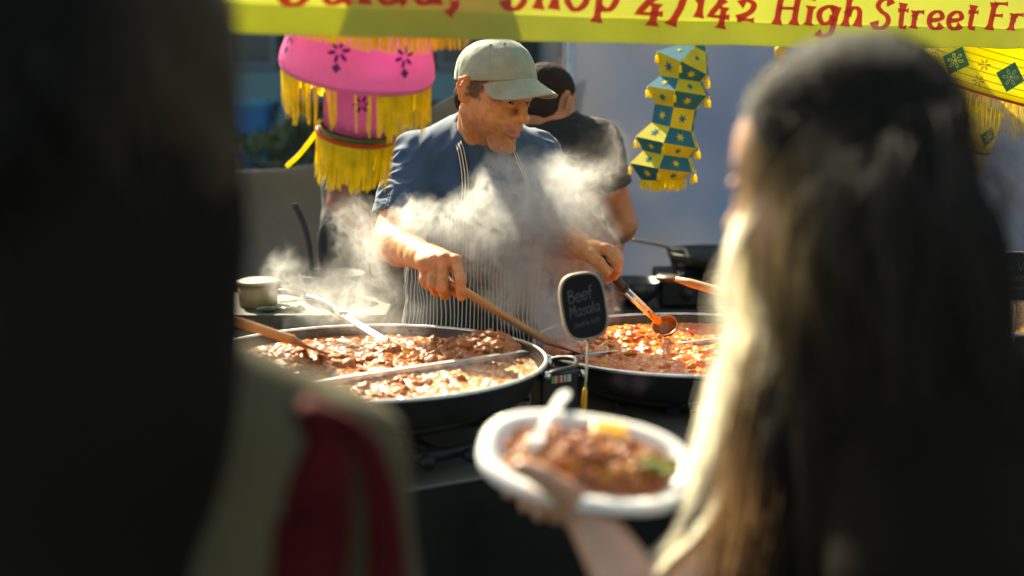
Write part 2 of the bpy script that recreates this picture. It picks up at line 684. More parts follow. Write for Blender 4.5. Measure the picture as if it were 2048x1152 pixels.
# ------------------------------------------------------------------ banner along the stall front
m_ban = M_('yellow_vinyl', (0.42, 0.43, 0.05), 0.38, var=0.14, vscale=3, transl=0.28, bump=0.12, bscale=9, bdist=0.006)
m_let = M_('red_vinyl_print', (0.78, 0.05, 0.03), 0.4, transl=0.5)
BA, BB = np.array(W(470, 66, 2.15)), np.array(W(2048, 96, 3.27))


def ban_at_px(px):
    """parameter along the banner seen at this column of the photograph"""
    k = (px - 1024.0) / FPX
    # camera-space column: X / depth_along_view ~ X / Y
    A, D = BA, BB - BA
    return (k * A[1] * 1.004 - A[0]) / (D[0] - k * D[1] * 1.004)


def ban(s, z, off=0.0):
    p = BA + (BB - BA) * s
    w = .012 * math.sin(s * 9 + 1) * (0.4 + (z - p[2]) * 3) + .006 * noise.noise((s * 8, z * 10, 3))
    nrm = -V3
    q = np.array((p[0], p[1], 0.0)) + nrm * (w + off)
    q[2] = z
    return q


def ban_bottom(s):
    z = (BA + (BB - BA) * s)[2]
    return z + .004 * noise.noise((s * 14, 0, 8)) - .006 * math.sin(s * math.pi)


S0, S1 = -0.25, 1.25
bt = thing('banner', 'long yellow vinyl banner with red lettering hung across the stall front', 'banner', tuple(ban(0.5, 1.63)))
nu, nv = 150, 26
vs = []
for i in range(nu):
    s = S0 + (S1 - S0) * i / (nu - 1)
    zb = ban_bottom(s)
    for j in range(nv):
        z = zb + .126 * j / (nv - 1)
        vs.append(ban(s, z))
o = mk('sheet', vs, np.array(gridfaces(nu, nv)), m_ban, bt)
vs = []
for i in range(nu):                         # folded hem along the bottom, behind the sheet
    s = S0 + (S1 - S0) * i / (nu - 1)
    zb = ban_bottom(s)
    for j in range(6):
        z = zb + .0005 + (.046) * j / 5
        vs.append(ban(s, z, -.0025))
mk('hem', vs, np.array(gridfaces(nu, 6)), M_('yellow_vinyl_hem', (0.62, 0.60, 0.05), 0.4, var=0.12, vscale=3, transl=0.72), bt)

# stroke alphabet: baseline 0, x-height .5, cap height .8
G = {
 'a': (.54, [('c', [(.42, .40), (.28, .5), (.1, .4), (.06, .22), (.16, .03), (.3, .05), (.42, .2)]), ('l', [(.43, .5), (.43, .08), (.52, .0)])]),
 'l': (.26, [('l', [(.12, .8), (.12, 0)])]),
 'd': (.54, [('c', [(.42, .40), (.28, .5), (.1, .4), (.06, .22), (.16, .03), (.3, .05), (.42, .2)]), ('l', [(.43, .8), (.43, 0)])]),
 ',': (.3, [('c', [(.14, .08), (.16, -.04), (.05, -.2)])]),
 'S': (.54, [('c', [(.44, .64), (.34, .78), (.16, .76), (.08, .6), (.2, .45), (.36, .34), (.42, .17), (.3, .01), (.12, .02), (.04, .18)])]),
 'h': (.54, [('l', [(.1, .8), (.1, 0)]), ('c', [(.1, .3), (.2, .47), (.34, .48), (.42, .34), (.42, 0)])]),
 'o': (.52, [('c', [(.26, .5), (.08, .4), (.06, .18), (.22, 0), (.4, .1), (.44, .32), (.26, .5)])]),
 'p': (.54, [('l', [(.1, .5), (.1, -.27)]), ('c', [(.1, .4), (.25, .5), (.42, .42), (.45, .2), (.32, .01), (.1, .07)])]),
 '4': (.54, [('l', [(.30, .5), (.04, .06), (.5, .06)]), ('l', [(.34, .3), (.34, -.22)])]),
 '/': (.34, [('l', [(.05, -.2), (.17, .2), (.22, .6)])]),
 '1': (.34, [('l', [(.06, .40), (.2, .5), (.2, 0)])]),
 '2': (.52, [('c', [(.06, .38), (.2, .5), (.38, .42), (.34, .24), (.06, .03)]), ('l', [(.05, .03), (.45, .03)])]),
 'H': (.62, [('l', [(.1, .8), (.1, 0)]), ('l', [(.5, .8), (.5, 0)]), ('l', [(.1, .42), (.5, .42)])]),
 'i': (.26, [('l', [(.12, .5), (.12, 0)]), ('l', [(.12, .64), (.13, .72)])]),
 'g': (.54, [('c', [(.42, .42), (.26, .5), (.08, .4), (.06, .22), (.18, .06), (.34, .1), (.42, .24)]), ('c', [(.43, .5), (.44, .1), (.40, -.16), (.22, -.27), (.06, -.16)])]),
 't': (.36, [('c', [(.15, .7), (.15, .3), (.17, .05), (.32, .03)]), ('l', [(.02, .5), (.33, .5)])]),
 'r': (.42, [('l', [(.1, .5), (.1, 0)]), ('c', [(.1, .30), (.2, .46), (.38, .46)])]),
 'e': (.48, [('c', [(.07, .24), (.3, .26), (.42, .33), (.34, .47), (.2, .48), (.07, .36), (.07, .14), (.2, .01), (.34, .03), (.43, .12)])]),
 'F': (.5, [('l', [(.1, .8), (.1, 0)]), ('l', [(.08, .78), (.46, .78)]), ('l', [(.1, .43), (.38, .43)])]),
 'B': (.52, [('l', [(.1, .8), (.1, 0)]), ('c', [(.1, .78), (.34, .76), (.38, .58), (.12, .43)]), ('c', [(.12, .43), (.4, .4), (.44, .12), (.28, 0), (.1, .02)])]),
 'f': (.36, [('c', [(.36, .74), (.24, .8), (.15, .66), (.14, .3), (.14, 0)]), ('l', [(.02, .46), (.32, .46)])]),
 'M': (.72, [('l', [(.08, 0), (.12, .8), (.34, .3), (.56, .8), (.62, 0)])]),
 's': (.42, [('c', [(.36, .42), (.22, .5), (.1, .4), (.2, .27), (.34, .18), (.26, .01), (.06, .06)])]),
 '(': (.3, [('c', [(.24, .75), (.1, .5), (.1, .2), (.24, -.1)])]),
 ')': (.3, [('c', [(.06, .75), (.2, .5), (.2, .2), (.06, -.1)])]),
 'm': (.78, [('l', [(.1, .5), (.1, 0)]), ('c', [(.1, .32), (.22, .48), (.36, .38), (.36, 0)]), ('c', [(.36, .32), (.5, .48), (.64, .38), (.64, 0)])]),
 'x': (.46, [('l', [(.06, .5), (.4, 0)]), ('l', [(.4, .5), (.06, 0)])]),
 'V': (.56, [('l', [(.04, .8), (.26, 0), (.5, .8)])]),
 'n': (.54, [('l', [(.1, .5), (.1, 0)]), ('c', [(.1, .3), (.22, .48), (.4, .42), (.42, 0)])]),
 'c': (.46, [('c', [(.4, .42), (.24, .5), (.08, .38), (.06, .18), (.2, .01), (.4, .1)])]),
 'u': (.54, [('c', [(.1, .5), (.1, .14), (.22, .0), (.4, .12)]), ('l', [(.42, .5), (.42, 0)])]),
}
m_count = [0]


def glyph_strokes(ch, thick, contrast=0.55, serif=1.5, slant=0.12):
    """[(n x 2 centre line, widths)] of one character"""
    out = []
    for kind, pts in G[ch][1]:
        p = np.array(pts, float)
        if kind == 'c':
            p = catmull(np.c_[p, np.zeros(len(p))], 6)[:, :2]
        else:
            q = []
            for i in range(len(p) - 1):
                for k in range(5):
                    q.append(p[i] + (p[i + 1] - p[i]) * k / 5)
            q.append(p[-1]); p = np.array(q)
        t = np.gradient(p, axis=0); t /= np.linalg.norm(t, axis=1)[:, None] + 1e-9
        w = thick * (1 - contrast * (1 - np.abs(t[:, 1])))
        n = len(p)
        if serif > 1:
            e = np.minimum(np.arange(n), n - 1 - np.arange(n)) / max(1.0, (n - 1) / 2)
            w = w * (1 + (serif - 1) * np.clip(1 - e * 2.6, 0, 1) ** 1.5)
        p = p.copy(); p[:, 0] += slant * p[:, 1]
        out.append((p, w))
    return out


def lettering(place, parent, mat_, text_glyphs, name='lettering'):
    """place(x, y, off) maps em units to world; text_glyphs: [(char, x0)]"""
    mb = MB()
    for ch, (x0, thick, contrast, serif, slant, sx) in text_glyphs:
        for p, w in glyph_strokes(ch, thick, contrast, serif, slant):
            off = 0.0012 + 0.00012 * (m_count[0] % 9); m_count[0] += 1
            t = np.gradient(p, axis=0); t /= np.linalg.norm(t, axis=1)[:, None] + 1e-9
            nn = np.stack([-t[:, 1], t[:, 0]], 1)
            vs = []
            for i in range(len(p)):
                for sg in (1, 0, -1):
                    q = p[i] + nn[i] * w[i] * .5 * sg
                    vs.append(place(x0 + q[0] * sx, q[1], off))
            mb.add(vs, gridfaces(len(p), 3))
    return mb.build(name, mat_, parent)


# words with the columns and baselines they have on the banner
def banner_word(text, px0, px1, base0, base1, size):
    adv = [G[c][0] for c in text]
    tot = sum(adv)
    s0, s1 = ban_at_px(px0), ban_at_px(px1)
    Dl = np.linalg.norm((BB - BA)[:2])
    per = (s1 - s0) / tot
    x = 0.0
    for ch, a in zip(text, adv):
        def place(gx, gy, off):
            s = s0 + per * gx
            tt = gx / tot
            py = base0 + (base1 - base0) * tt
            Yd = (BA + (BB - BA) * s)[1]
            zb = W(1024, py, Yd)[2]
            return ban(s, zb + gy * size, off)
        lettering(place, bt, m_let, [(ch, (x + .04, .145, .45, 1.9, .12, .86))])
        x += a


banner_word('Salad,', 560, 925, 9, 9, .080)
banner_word('Shop', 1000, 1240, 17, 21, .080)
banner_word('4/', 1262, 1372, 32, 34, .078)
banner_word('142', 1372, 1508, 34, 44, .078)
banner_word('High', 1530, 1706, 49, 54, .076)
banner_word('Street', 1718, 1932, 56, 59, .074)
banner_word('Free', 1946, 2110, 60, 62, .074)
# ------------------------------------------------------------------ counter tables
m_top = M_('worn_table_top', (0.105, 0.095, 0.068), 0.5, var=0.35, vscale=6, bump=0.2, bscale=50)
m_blackcloth = M_('black_cloth', (0.014, 0.0135, 0.011), 0.95, spec=.1, var=0.3, vscale=4, bump=0.3, bscale=120)
m_whitecloth = M_('pale_cloth', (0.50, 0.53, 0.46), 0.8, var=0.12, vscale=3, bump=0.2, bscale=80)


def make_table(name, lab, a0, a1, cloth, z=TABLE_Z):
    t = thing(name, lab, 'table', S((a0 + a1) / 2, 0.0))
    c = S((a0 + a1) / 2, -0.03, z - .015)
    o = MB().box(c, (a1 - a0, .64, .03), ST_ROT).build('table_top', m_top if cloth is m_blackcloth else m_whitecloth, t, smooth=False)
    bevel(o, .004)
    for a in (a0 + .06, a1 - .06):
        for b in (-.29, .23):
            MB().box(S(a, b, (z - .03) / 2), (.03, .03, z - .032), ST_ROT).build('leg', m_steelp, t, smooth=False)
    nu, nv = 90, 14
    vs = []
    for i in range(nu):
        a = a0 + (a1 - a0) * i / (nu - 1)
        for j in range(nv):
            k = j / (nv - 1)
            zz = 0.03 + (z - .004 - .03) * (1 - k)
            w = .014 * k * math.sin(a * 34 + 2 * noise.noise((a * 3, 0, 1))) + .01 * k
            vs.append(S(a, -.358 - w, zz))
    o = mk('cloth', vs, np.array(gridfaces(nu, nv)), cloth, t)
    solidify(o, .002)
    return t


make_table('counter_table', 'long counter table with worn top and black cloth front under the two big pans', -.85, 1.16, m_blackcloth)
make_table('counter_table', 'counter table with pale grey-green cloth at the far end of the stall', 1.19, 2.6, m_whitecloth, TABLE_Z - .045)

# ------------------------------------------------------------------ paella pans, burners
m_pan = M_('blackened_steel', (0.028, 0.029, 0.027), 0.34, metal=0.55, var=0.5, vscale=9, bump=0.25, bscale=60, var_col=(0.075, 0.08, 0.075))
m_rim = M_('worn_bright_steel', (0.72, 0.72, 0.69), 0.36, metal=1.0, var=0.25, vscale=30, bump=0.15, bscale=90)
m_spl = M_('pan_wall_splattered', (0.03, 0.03, 0.028), 0.30, metal=0.3, var=.55, vscale=70, var_col=(0.16, 0.065, 0.02), detail=9, bump=0.4, bscale=160, bdist=.002)
m_cast = M_('cast_iron', (0.015, 0.015, 0.015), 0.55, metal=0.4, var=0.4, vscale=15, bump=0.4, bscale=90)
m_chrome = M_('chrome', (0.75, 0.75, 0.73), 0.12, metal=1.0)
PR = 0.347


def make_pan(name, lab, c, rimz, divider=True, div_ang=0.0, div_off=0.0, hang=(0.2, 2.6)):
    t = thing(name, lab, 'pan', (c[0], c[1], rimz - .075))
    z0 = 0.0
    prof_out = [(0.0, z0), (.20, z0), (.295, z0 + .004), (.318, z0 + .016), (PR - .004, .071)]
    MB().lathe(prof_out, 96).build('body', m_pan, t, world=False)
    MB().lathe([(PR - .006, .072), (.312, .018), (.29, .008), (0.0, .004)], 96).build('inner_wall', m_spl, t, world=False)
    v, f = [], []
    nu, nv = 128, 10
    for i in range(nu):
        a = 2 * math.pi * i / nu
        for j in range(nv):
            b = 2 * math.pi * j / nv
            r = PR + .0042 * math.cos(b)
            v.append((r * math.cos(a), r * math.sin(a), .0725 + .0042 * math.sin(b)))
    f = [(i * nv + j, ((i + 1) % nu) * nv + j, ((i + 1) % nu) * nv + (j + 1) % nv, i * nv + (j + 1) % nv) for i in range(nu) for j in range(nv)]
    mk('rim', v, f, m_rim, t, world=False)
    for hh in hang:
        mid = np.array((math.cos(hh), math.sin(hh), 0)); tn = np.array((-math.sin(hh), math.cos(hh), 0))
        pts = [mid * (PR - .002) + tn * .062 + (0, 0, .058), mid * (PR + .022) + tn * .060 + (0, 0, .066), mid * (PR + .052) + tn * .040 + (0, 0, .070),
               mid * (PR + .058) + (0, 0, .071), mid * (PR + .052) - tn * .040 + (0, 0, .070), mid * (PR + .022) - tn * .060 + (0, 0, .066), mid * (PR - .002) - tn * .062 + (0, 0, .058)]
        h = MB().tube(catmull(pts, 5), .0048, 10).build('handle', m_pan, t, world=False)
        for sg in (-1, 1):
            p = mid * (PR + .003) + tn * .062 * sg + np.array((0, 0, .058))
            MB().tube([p - mid * .008, p + mid * .006], .0085, 12).build('rivet', m_chrome, h, world=False)
    if divider:
        ca, sa = math.cos(div_ang), math.sin(div_ang)
        L = math.sqrt(PR ** 2 - div_off ** 2) - .012
        d = np.array((ca, sa, 0)); nn = np.array((-sa, ca, 0))
        mb = MB().box(nn * div_off + (0, 0, .034), (2 * L, .003, .060), np.stack([d, nn, (0, 0, 1)], 1))
        mb.box(nn * (div_off) + (0, 0, .0655), (2 * L - .02, .014, .003), np.stack([d, nn, (0, 0, 1)], 1))
        bevel(mb.build('divider', m_rim, t, world=False, smooth=False), .0012)
    return t


PC1 = S(0, 0); PC1z = RIM_Z
PC2 = W(1380, 682, 3.1); PC2z = float(PC2[2])
PC3 = S(1.60, .02); PC3z = PC2z - .005
d1a, d1b = W(590, 752, 2.52), W(915, 714, 2.72)
ang1 = math.atan2(d1b[1] - d1a[1], d1b[0] - d1a[0])
off1 = float(np.dot((d1a - P0)[:2], (-math.sin(ang1), math.cos(ang1))))
pan1 = make_pan('paella_pan', 'wide black paella pan of brown beef curry with an upright steel divider, nearest the women', PC1, PC1z, True, ang1, off1, (-.05, 2.9))
d2a, d2b = W(1290, 680, 3.08), W(1500, 655, 3.22)
ang2 = math.atan2(d2b[1] - d2a[1], d2b[0] - d2a[0])
off2 = float(np.dot((d2a - PC2)[:2], (-math.sin(ang2), math.cos(ang2))))
pan2 = make_pan('paella_pan', 'wide black paella pan of orange-red curry under the ladle', PC2, PC2z, True, ang2, off2, (3.75, 1.15))
pan3 = make_pan('paella_pan', 'black pan of orange vegetable curry at the far end of the counter', PC3, PC3z, False, 0, 0, (3.9, 5.6))


def make_burner(lab, c, rimz, tz):
    top = rimz - .077
    h = top - tz
    t = thing('gas_burner', lab, 'burner', (c[0], c[1], tz))
    v, f = [], []
    for (rr, th, zz, nm) in ((.235, .011, h - .012, 'outer_ring'), (.14, .010, h - .030, 'flame_ring'), (.065, .010, h - .030, 'inner_flame_ring')):
        nu, nv = 64, 8
        v = [((rr + th * math.cos(2 * math.pi * j / nv)) * math.cos(2 * math.pi * i / nu), (rr + th * math.cos(2 * math.pi * j / nv)) * math.sin(2 * math.pi * i / nu), zz + th * math.sin(2 * math.pi * j / nv)) for i in range(nu) for j in range(nv)]
        f = [(i * nv + j, ((i + 1) % nu) * nv + j, ((i + 1) % nu) * nv + (j + 1) % nv, i * nv + (j + 1) % nv) for i in range(nu) for j in range(nv)]
        mk(nm, v, f, m_cast, t, world=False)
    for k in range(4):
        a = SA + math.pi / 4 + k * math.pi / 2
        d = np.array((math.cos(a), math.sin(a), 0)); n_ = np.array((-math.sin(a), math.cos(a), 0))
        p0, p1 = d * .235, d * .255
        w0, w1 = .018, .011
        vs = []
        for (p, z, w) in ((p0, h - .002, w0), (p1, 0.0, w1)):
            for s1, s2 in ((-1, -1), (1, -1), (1, 1), (-1, 1)):
                vs.append(p + n_ * w * s1 + d * .007 * s2 + np.array((0, 0, z)))
        mk('leg', vs, [(3, 2, 1, 0), (4, 5, 6, 7), (0, 1, 5, 4), (1, 2, 6, 5), (2, 3, 7, 6), (3, 0, 4, 7)], m_cast, t, world=False, smooth=False)
    for k in range(3):
        a = SA + k * math.pi / 3 + .2
        d = np.array((math.cos(a), math.sin(a), 0)); n_ = np.array((-math.sin(a), math.cos(a), 0))
        MB().box((0, 0, h - .032 - .0005 * k), (.47, .016, .014), np.stack([d, n_, (0, 0, 1)], 1)).build('cross_bar', m_cast, t, world=False, smooth=False)
    # manifold, valve and tap towards the front
    d = -V3
    vm = MB().tube([d * .10 + (0, 0, h - .045), d * .30 + (0, 0, h - .045)], .011, 10)
    vm.tube([d * .29 + (0, 0, h - .045) - U3 * .05, d * .29 + (0, 0, h - .045) + U3 * .07], .012, 10)
    mf = vm.build('manifold', m_cast, t, world=False)
    for q in (-.04, .045):
        pq = d * .305 + U3 * q + np.array((0, 0, h - .045))
        MB().tube([pq, pq + d * .012, pq + d * .013, pq + d * .026], [.006, .006, .013, .012], 12).build('tap', m_cast, mf, world=False)
    return t


make_burner('black cast gas ring on tapered legs under the brown beef curry pan', PC1, PC1z, TABLE_Z)
make_burner('black cast gas ring on tapered legs under the orange-red curry pan', PC2, PC2z, TABLE_Z)
make_burner('black cast gas ring under the pan at the far end of the counter', PC3, PC3z, TABLE_Z - .045)

# ------------------------------------------------------------------ food
def M_food(name, c1, c2, c3, rough=0.22, scale=26, coat=0.6):
    m = M_(name, c1, rough, coat=coat, coat_rough=0.05, spec=.15, bump=.8, bscale=150, bdist=0.003, sss=0.0)
    nt = m.node_tree
    tc = nt.nodes.new('ShaderNodeTexCoord')
    n = nt.nodes.new('ShaderNodeTexNoise'); n.inputs['Scale'].default_value = scale; n.inputs['Detail'].default_value = 7
    nt.links.new(tc.outputs['Object'], n.inputs['Vector'])
    cr = nt.nodes.new('ShaderNodeValToRGB')
    cr.color_ramp.elements[0].position = .34; cr.color_ramp.elements[0].color = (*c2, 1)
    cr.color_ramp.elements[1].position = .68; cr.color_ramp.elements[1].color = (*c3, 1)
    e = cr.color_ramp.elements.new(.5); e.color = (*c1, 1)
    nt.links.new(n.outputs['Fac'], cr.inputs[0])
    at = nt.nodes.new('ShaderNodeAttribute'); at.attribute_name = 'col'
    mx = nt.nodes.new('ShaderNodeMix'); mx.data_type = 'RGBA'; mx.blend_type = 'MULTIPLY'; mx.inputs[0].default_value = 1
    nt.links.new(cr.outputs[0], mx.inputs[6]); nt.links.new(at.outputs['Color'], mx.inputs[7])
    nt.links.new(mx.outputs[2], prin(m).inputs['Base Color'])
    return m


m_beef = M_food('beef_sauce', (0.40, 0.125, 0.012), (0.24, 0.058, 0.005), (0.52, 0.21, 0.035), rough=.32, coat=.9)
m_tikka = M_food('orange_red_sauce', (0.74, 0.175, 0.006), (0.55, 0.065, 0.003), (0.80, 0.30, 0.014), rough=.32, coat=.9)
m_veg = M_food('orange_sauce', (0.62, 0.27, 0.06), (0.5, 0.17, 0.03), (0.66, 0.36, 0.1))
m_meat = M_('braised_beef', (0.34, 0.092, 0.009), 0.4, spec=.12, coat=.9, coat_rough=.05, var=0.7, vscale=1.3, var_col=(0.38, 0.14, 0.03), bump=.6, bscale=3.2, bdist=.0016)
m_chick = M_('sauced_chicken', (0.70, 0.16, 0.006), 0.4, spec=.12, coat=.9, coat_rough=.05, var=0.6, vscale=1.3, var_col=(0.66, 0.27, 0.03), bump=.6, bscale=3.2, bdist=.0016)
m_pepy = M_('yellow_pepper', (0.70, 0.40, 0.03), 0.25, coat=0.4)
m_pepr = M_('red_pepper', (0.55, 0.035, 0.015), 0.22, coat=0.5)
m_pepg = M_('green_pepper', (0.30, 0.36, 0.03), 0.25, coat=0.4)


def blob_mesh(name, seed, mat_, sub=2, sq=(1, 1, 1), lump=.35):
    import bmesh
    bm = bmesh.new()
    bmesh.ops.create_icosphere(bm, subdivisions=sub, radius=1.0)
    for v in bm.verts:
        d = 1 + lump * 1.5 * noise.noise(v.co * 1.5 + Vector((seed * 3.1, 0, seed))) + 1.0 * lump * noise.noise(v.co * 3.6 + Vector((0, seed, 0)))
        p = v.co * d
        m_ = max(abs(p.x), abs(p.y), abs(p.z))
        p = p * (0.72 + .28 / max(m_, .3) * .9)
        v.co = Vector((p.x * sq[0], p.y * sq[1], p.z * sq[2]))
    me = bpy.data.meshes.new(name); bm.to_mesh(me); bm.free()
    me.materials.append(mat_); me.shade_smooth()
    return me


def worley(p, scale, seed):
    """distance to the nearest of jittered grid points (0..1), plus its cell value"""
    q = p * scale
    ci = np.floor(q).astype(int)
    best = np.full(len(p), 9.0); val = np.zeros(len(p))
    for dx in (-1, 0, 1):
        for dy in (-1, 0, 1):
            c = ci + (dx, dy)
            h = (c[:, 0] * 73856093 ^ c[:, 1] * 19349663 ^ seed * 83492791) & 0xFFFFF
            jx = ((h * 7919) & 0xFFFF) / 65536.0; jy = ((h * 104729) & 0xFFFF) / 65536.0
            d = np.hypot(q[:, 0] - c[:, 0] - jx, q[:, 1] - c[:, 1] - jy)
            m = d < best
            best[m] = d[m]; val[m] = ((h[m] * 31337) & 0xFFFF) / 65536.0
    return best, val


def make_curry(name, lab, c, rimz, level, mound_fn, mat_, chunk_sets, col_fn, R_=None, seed=1, lump=1.0):
    Rr = .330 if R_ is None else R_
    t = thing(name, lab, 'curry', (c[0], c[1], rimz - level), kind='stuff')
    nr, na = 120, 300
    rr = Rr * np.sqrt(np.linspace(0, 1, nr)); aa = np.arange(na) * 2 * math.pi / na
    P = np.stack([np.outer(rr, np.cos(aa)).ravel(), np.outer(rr, np.sin(aa)).ravel()], 1)

    def height(P):
        base = mound_fn(P)
        f = np.array([noise.noise((x * 22, y * 22, seed)) for x, y in P]) * .004 + np.array([noise.noise((x * 60, y * 60, seed + 4)) for x, y in P]) * .0025
        b1, _ = worley(P, 34, seed); b2, _ = worley(P, 75, seed + 1)
        rough = smooth01(base, -.004, .012) * .8 + .2
        return base + f + lump * (.0105 * rough * np.clip(1 - b1 * 1.5, 0, 1) ** .6 + .0042 * np.clip(1 - b2 * 1.4, 0, 1))
    H = height(P)
    edge = smooth01(np.hypot(P[:, 0], P[:, 1]), Rr * .985, Rr)
    H = H * (1 - edge) - .002 * edge
    v = np.c_[P, H]
    f = [(i * na + j, i * na + (j + 1) % na, (i + 1) * na + (j + 1) % na, (i + 1) * na + j) for i in range(nr - 1) for j in range(na)]
    f = np.array(f)[:, ::-1]
    mk('sauce', v, f, mat_, t, world=False, col=col_fn(P))['kind'] = 'stuff'
    rg = np.random.default_rng(seed)
    for nm, mats_meshes, n, r0, r1, where in chunk_sets:
        k = 0; tries = 0
        while k < n and tries < n * 60:
            tries += 1
            a = rg.uniform(0, 2 * math.pi); r = (Rr - .02) * math.sqrt(rg.uniform())
            x, y = r * math.cos(a), r * math.sin(a)
            if rg.uniform() > where(x, y):
                continue
            z = float(height(np.array([[x, y]]))[0])
            s = rg.uniform(r0, r1)
            o = bpy.data.objects.new(nm, mats_meshes[int(rg.integers(len(mats_meshes)))])
            COL.objects.link(o); o.parent = t
            o.location = (x, y, z - s * .12)
            o.rotation_euler = (rg.uniform(-.6, .6), rg.uniform(-.6, .6), rg.uniform(0, 6.28))
            o.scale = (s, s * rg.uniform(.7, 1.1), s * rg.uniform(.6, .95))
            k += 1
    return t


beef_v = [blob_mesh('beef_chunk', i, m_meat, 3, (1, .85, .7)) for i in range(7)]
chick_v = [blob_mesh('chicken_chunk', i + 20, m_chick, 3, (1, .85, .7)) for i in range(6)]
slice_y = [blob_mesh('pepper_slice', i + 40, m_pepy, 2, (1.3, .6, .25), .15) for i in range(2)]
slice_r = [blob_mesh('pepper_slice', i + 50, m_pepr, 2, (1.3, .6, .28), .15) for i in range(2)]
slice_g = [blob_mesh('pepper_slice', i + 60, m_pepg, 2, (1.2, .6, .25), .15) for i in range(2)]


def gauss(P, c, s):
    return np.exp(-(((P[:, 0] - c[0]) / s[0]) ** 2 + ((P[:, 1] - c[1]) / s[1]) ** 2))


def loc2(px, py, Y, c):
    q = W(px, py, Y)
    return (q[0] - c[0], q[1] - c[1])


h1 = loc2(985, 672, 2.86, P0); h2 = loc2(560, 705, 2.68, P0); h3 = loc2(760, 690, 2.80, P0)
div1n = np.array((-math.sin(ang1), math.cos(ang1)))


def mound1(P):
    back = smooth01(P @ div1n - off1, .0, .03)
    return -.006 + back * (.032 * gauss(P, h1, (.10, .09)) + .034 * gauss(P, h2, (.10, .11)) + .012 * gauss(P, h3, (.09, .06))) - .006 * gauss(P, loc2(680, 672, 2.86, P0), (.09, .07))


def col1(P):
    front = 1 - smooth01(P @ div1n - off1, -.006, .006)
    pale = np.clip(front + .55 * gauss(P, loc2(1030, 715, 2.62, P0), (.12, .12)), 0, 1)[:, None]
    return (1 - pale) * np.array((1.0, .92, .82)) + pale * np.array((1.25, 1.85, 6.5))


c1m = lambda x, y: float(np.clip(.10 + 1.0 * (mound1(np.array([[x, y]]))[0] + .006) / .03, 0, 1))
c1f = lambda x, y: 1.0 if (x * div1n[0] + y * div1n[1] - off1) < -.02 and (x < .12) else 0.0
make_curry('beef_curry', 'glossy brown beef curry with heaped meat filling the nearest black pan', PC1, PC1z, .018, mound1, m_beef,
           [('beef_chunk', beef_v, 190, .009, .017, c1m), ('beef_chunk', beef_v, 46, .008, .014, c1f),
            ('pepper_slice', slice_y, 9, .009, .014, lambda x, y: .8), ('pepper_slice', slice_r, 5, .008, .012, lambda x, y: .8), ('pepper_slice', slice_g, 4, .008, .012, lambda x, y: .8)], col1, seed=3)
h4 = loc2(1250, 655, 3.14, PC2); h5 = loc2(1420, 700, 2.98, PC2)


def mound2(P):
    return -.004 + .024 * gauss(P, h4, (.11, .09)) + .012 * gauss(P, h5, (.18, .10))


c2m = lambda x, y: float(np.clip(.25 + (mound2(np.array([[x, y]]))[0]) / .03, 0, 1))
make_curry('chicken_curry', 'bubbling orange-red curry with tomato and pepper pieces in the pan being ladled', PC2, PC2z, .019, mound2, m_tikka,
           [('chicken_chunk', chick_v, 150, .007, .015, c2m), ('pepper_slice', slice_y, 14, .009, .015, lambda x, y: .8),
            ('pepper_slice', slice_r, 14, .009, .018, lambda x, y: .8)], lambda P: np.ones((len(P), 3)), seed=9)
make_curry('vegetable_curry', 'pale orange vegetable curry in the pan at the far end of the counter', PC3, PC3z, .02, lambda P: .004 + .018 * gauss(P, (-.1, 0), (.2, .2)), m_veg,
           [('vegetable_chunk', chick_v, 40, .008, .014, lambda x, y: .8)], lambda P: np.ones((len(P), 3)), seed=12)

# ------------------------------------------------------------------ utensils resting in the pans
m_wood = M_('beech_wood', (0.50, 0.27, 0.105), 0.45, var=0.35, vscale=14, bump=0.15, bscale=60, var_col=(0.36, 0.16, 0.05))
m_woodd = M_('stained_wood', (0.33, 0.15, 0.055), 0.4, var=0.4, vscale=14, var_col=(0.20, 0.07, 0.02))
m_rubber = M_('black_rubber_grip', (0.012, 0.012, 0.012), 0.5, bump=0.3, bscale=300)
m_sauced = M_('sauce_coated_wood', (0.30, 0.09, 0.022), 0.2, coat=0.6, var=0.5, vscale=30, var_col=(0.45, 0.18, 0.05), bump=0.5, bscale=80)


def wood_spoon(lab, p0, p1, p2, r0=.008, blade=.022, bl=.11, mat_b=None):
    """handle from p0 to p1, blade from p1 towards p2"""
    t = thing('wooden_spoon', lab, 'spoon', p1)
    p0, p1, p2 = map(np.asarray, (p0, p1, p2))
    pts = [p0 + (p1 - p0) * k for k in np.linspace(0, 1, 9)]
    rs = [r0 * .6, r0, r0 * 1.02, r0, r0 * .95, r0 * .95, r0 * .95, r0, r0 * 1.1]
    MB().tube(pts, rs, 12).build('handle', m_wood, t)
    d = (p2 - p1); L = np.linalg.norm(d); d /= L
    x = np.cross(d, (0, 0, 1)); x /= np.linalg.norm(x); y = np.cross(x, d)
    nu, nv = 16, 14
    vs = []
    for i in range(nu):
        k = i / (nu - 1)
        w = r0 * 1.05 + (blade - r0) * math.sin(math.pi * min(1, k * 1.02)) ** .65 if k < .6 else blade * math.sqrt(max(0, 1 - ((k - .55) / .452) ** 2)) + .0008
        th = r0 * (1 - .55 * min(1, k * 2))
        for j in range(nv):
            a = 2 * math.pi * j / nv
            dish = -.004 * math.sin(math.pi * k) * (1 if math.sin(a) > 0 else .3)
            vs.append(p1 + d * (L * k - .004) + x * w * math.cos(a) + y * (th * math.sin(a) + dish))
    f = gridfaces(nu, nv, True) + [tuple(range(nv))[::-1], tuple((nu - 1) * nv + q for q in range(nv))]
    mk('blade', vs, f, mat_b or m_sauced, t)
    return t


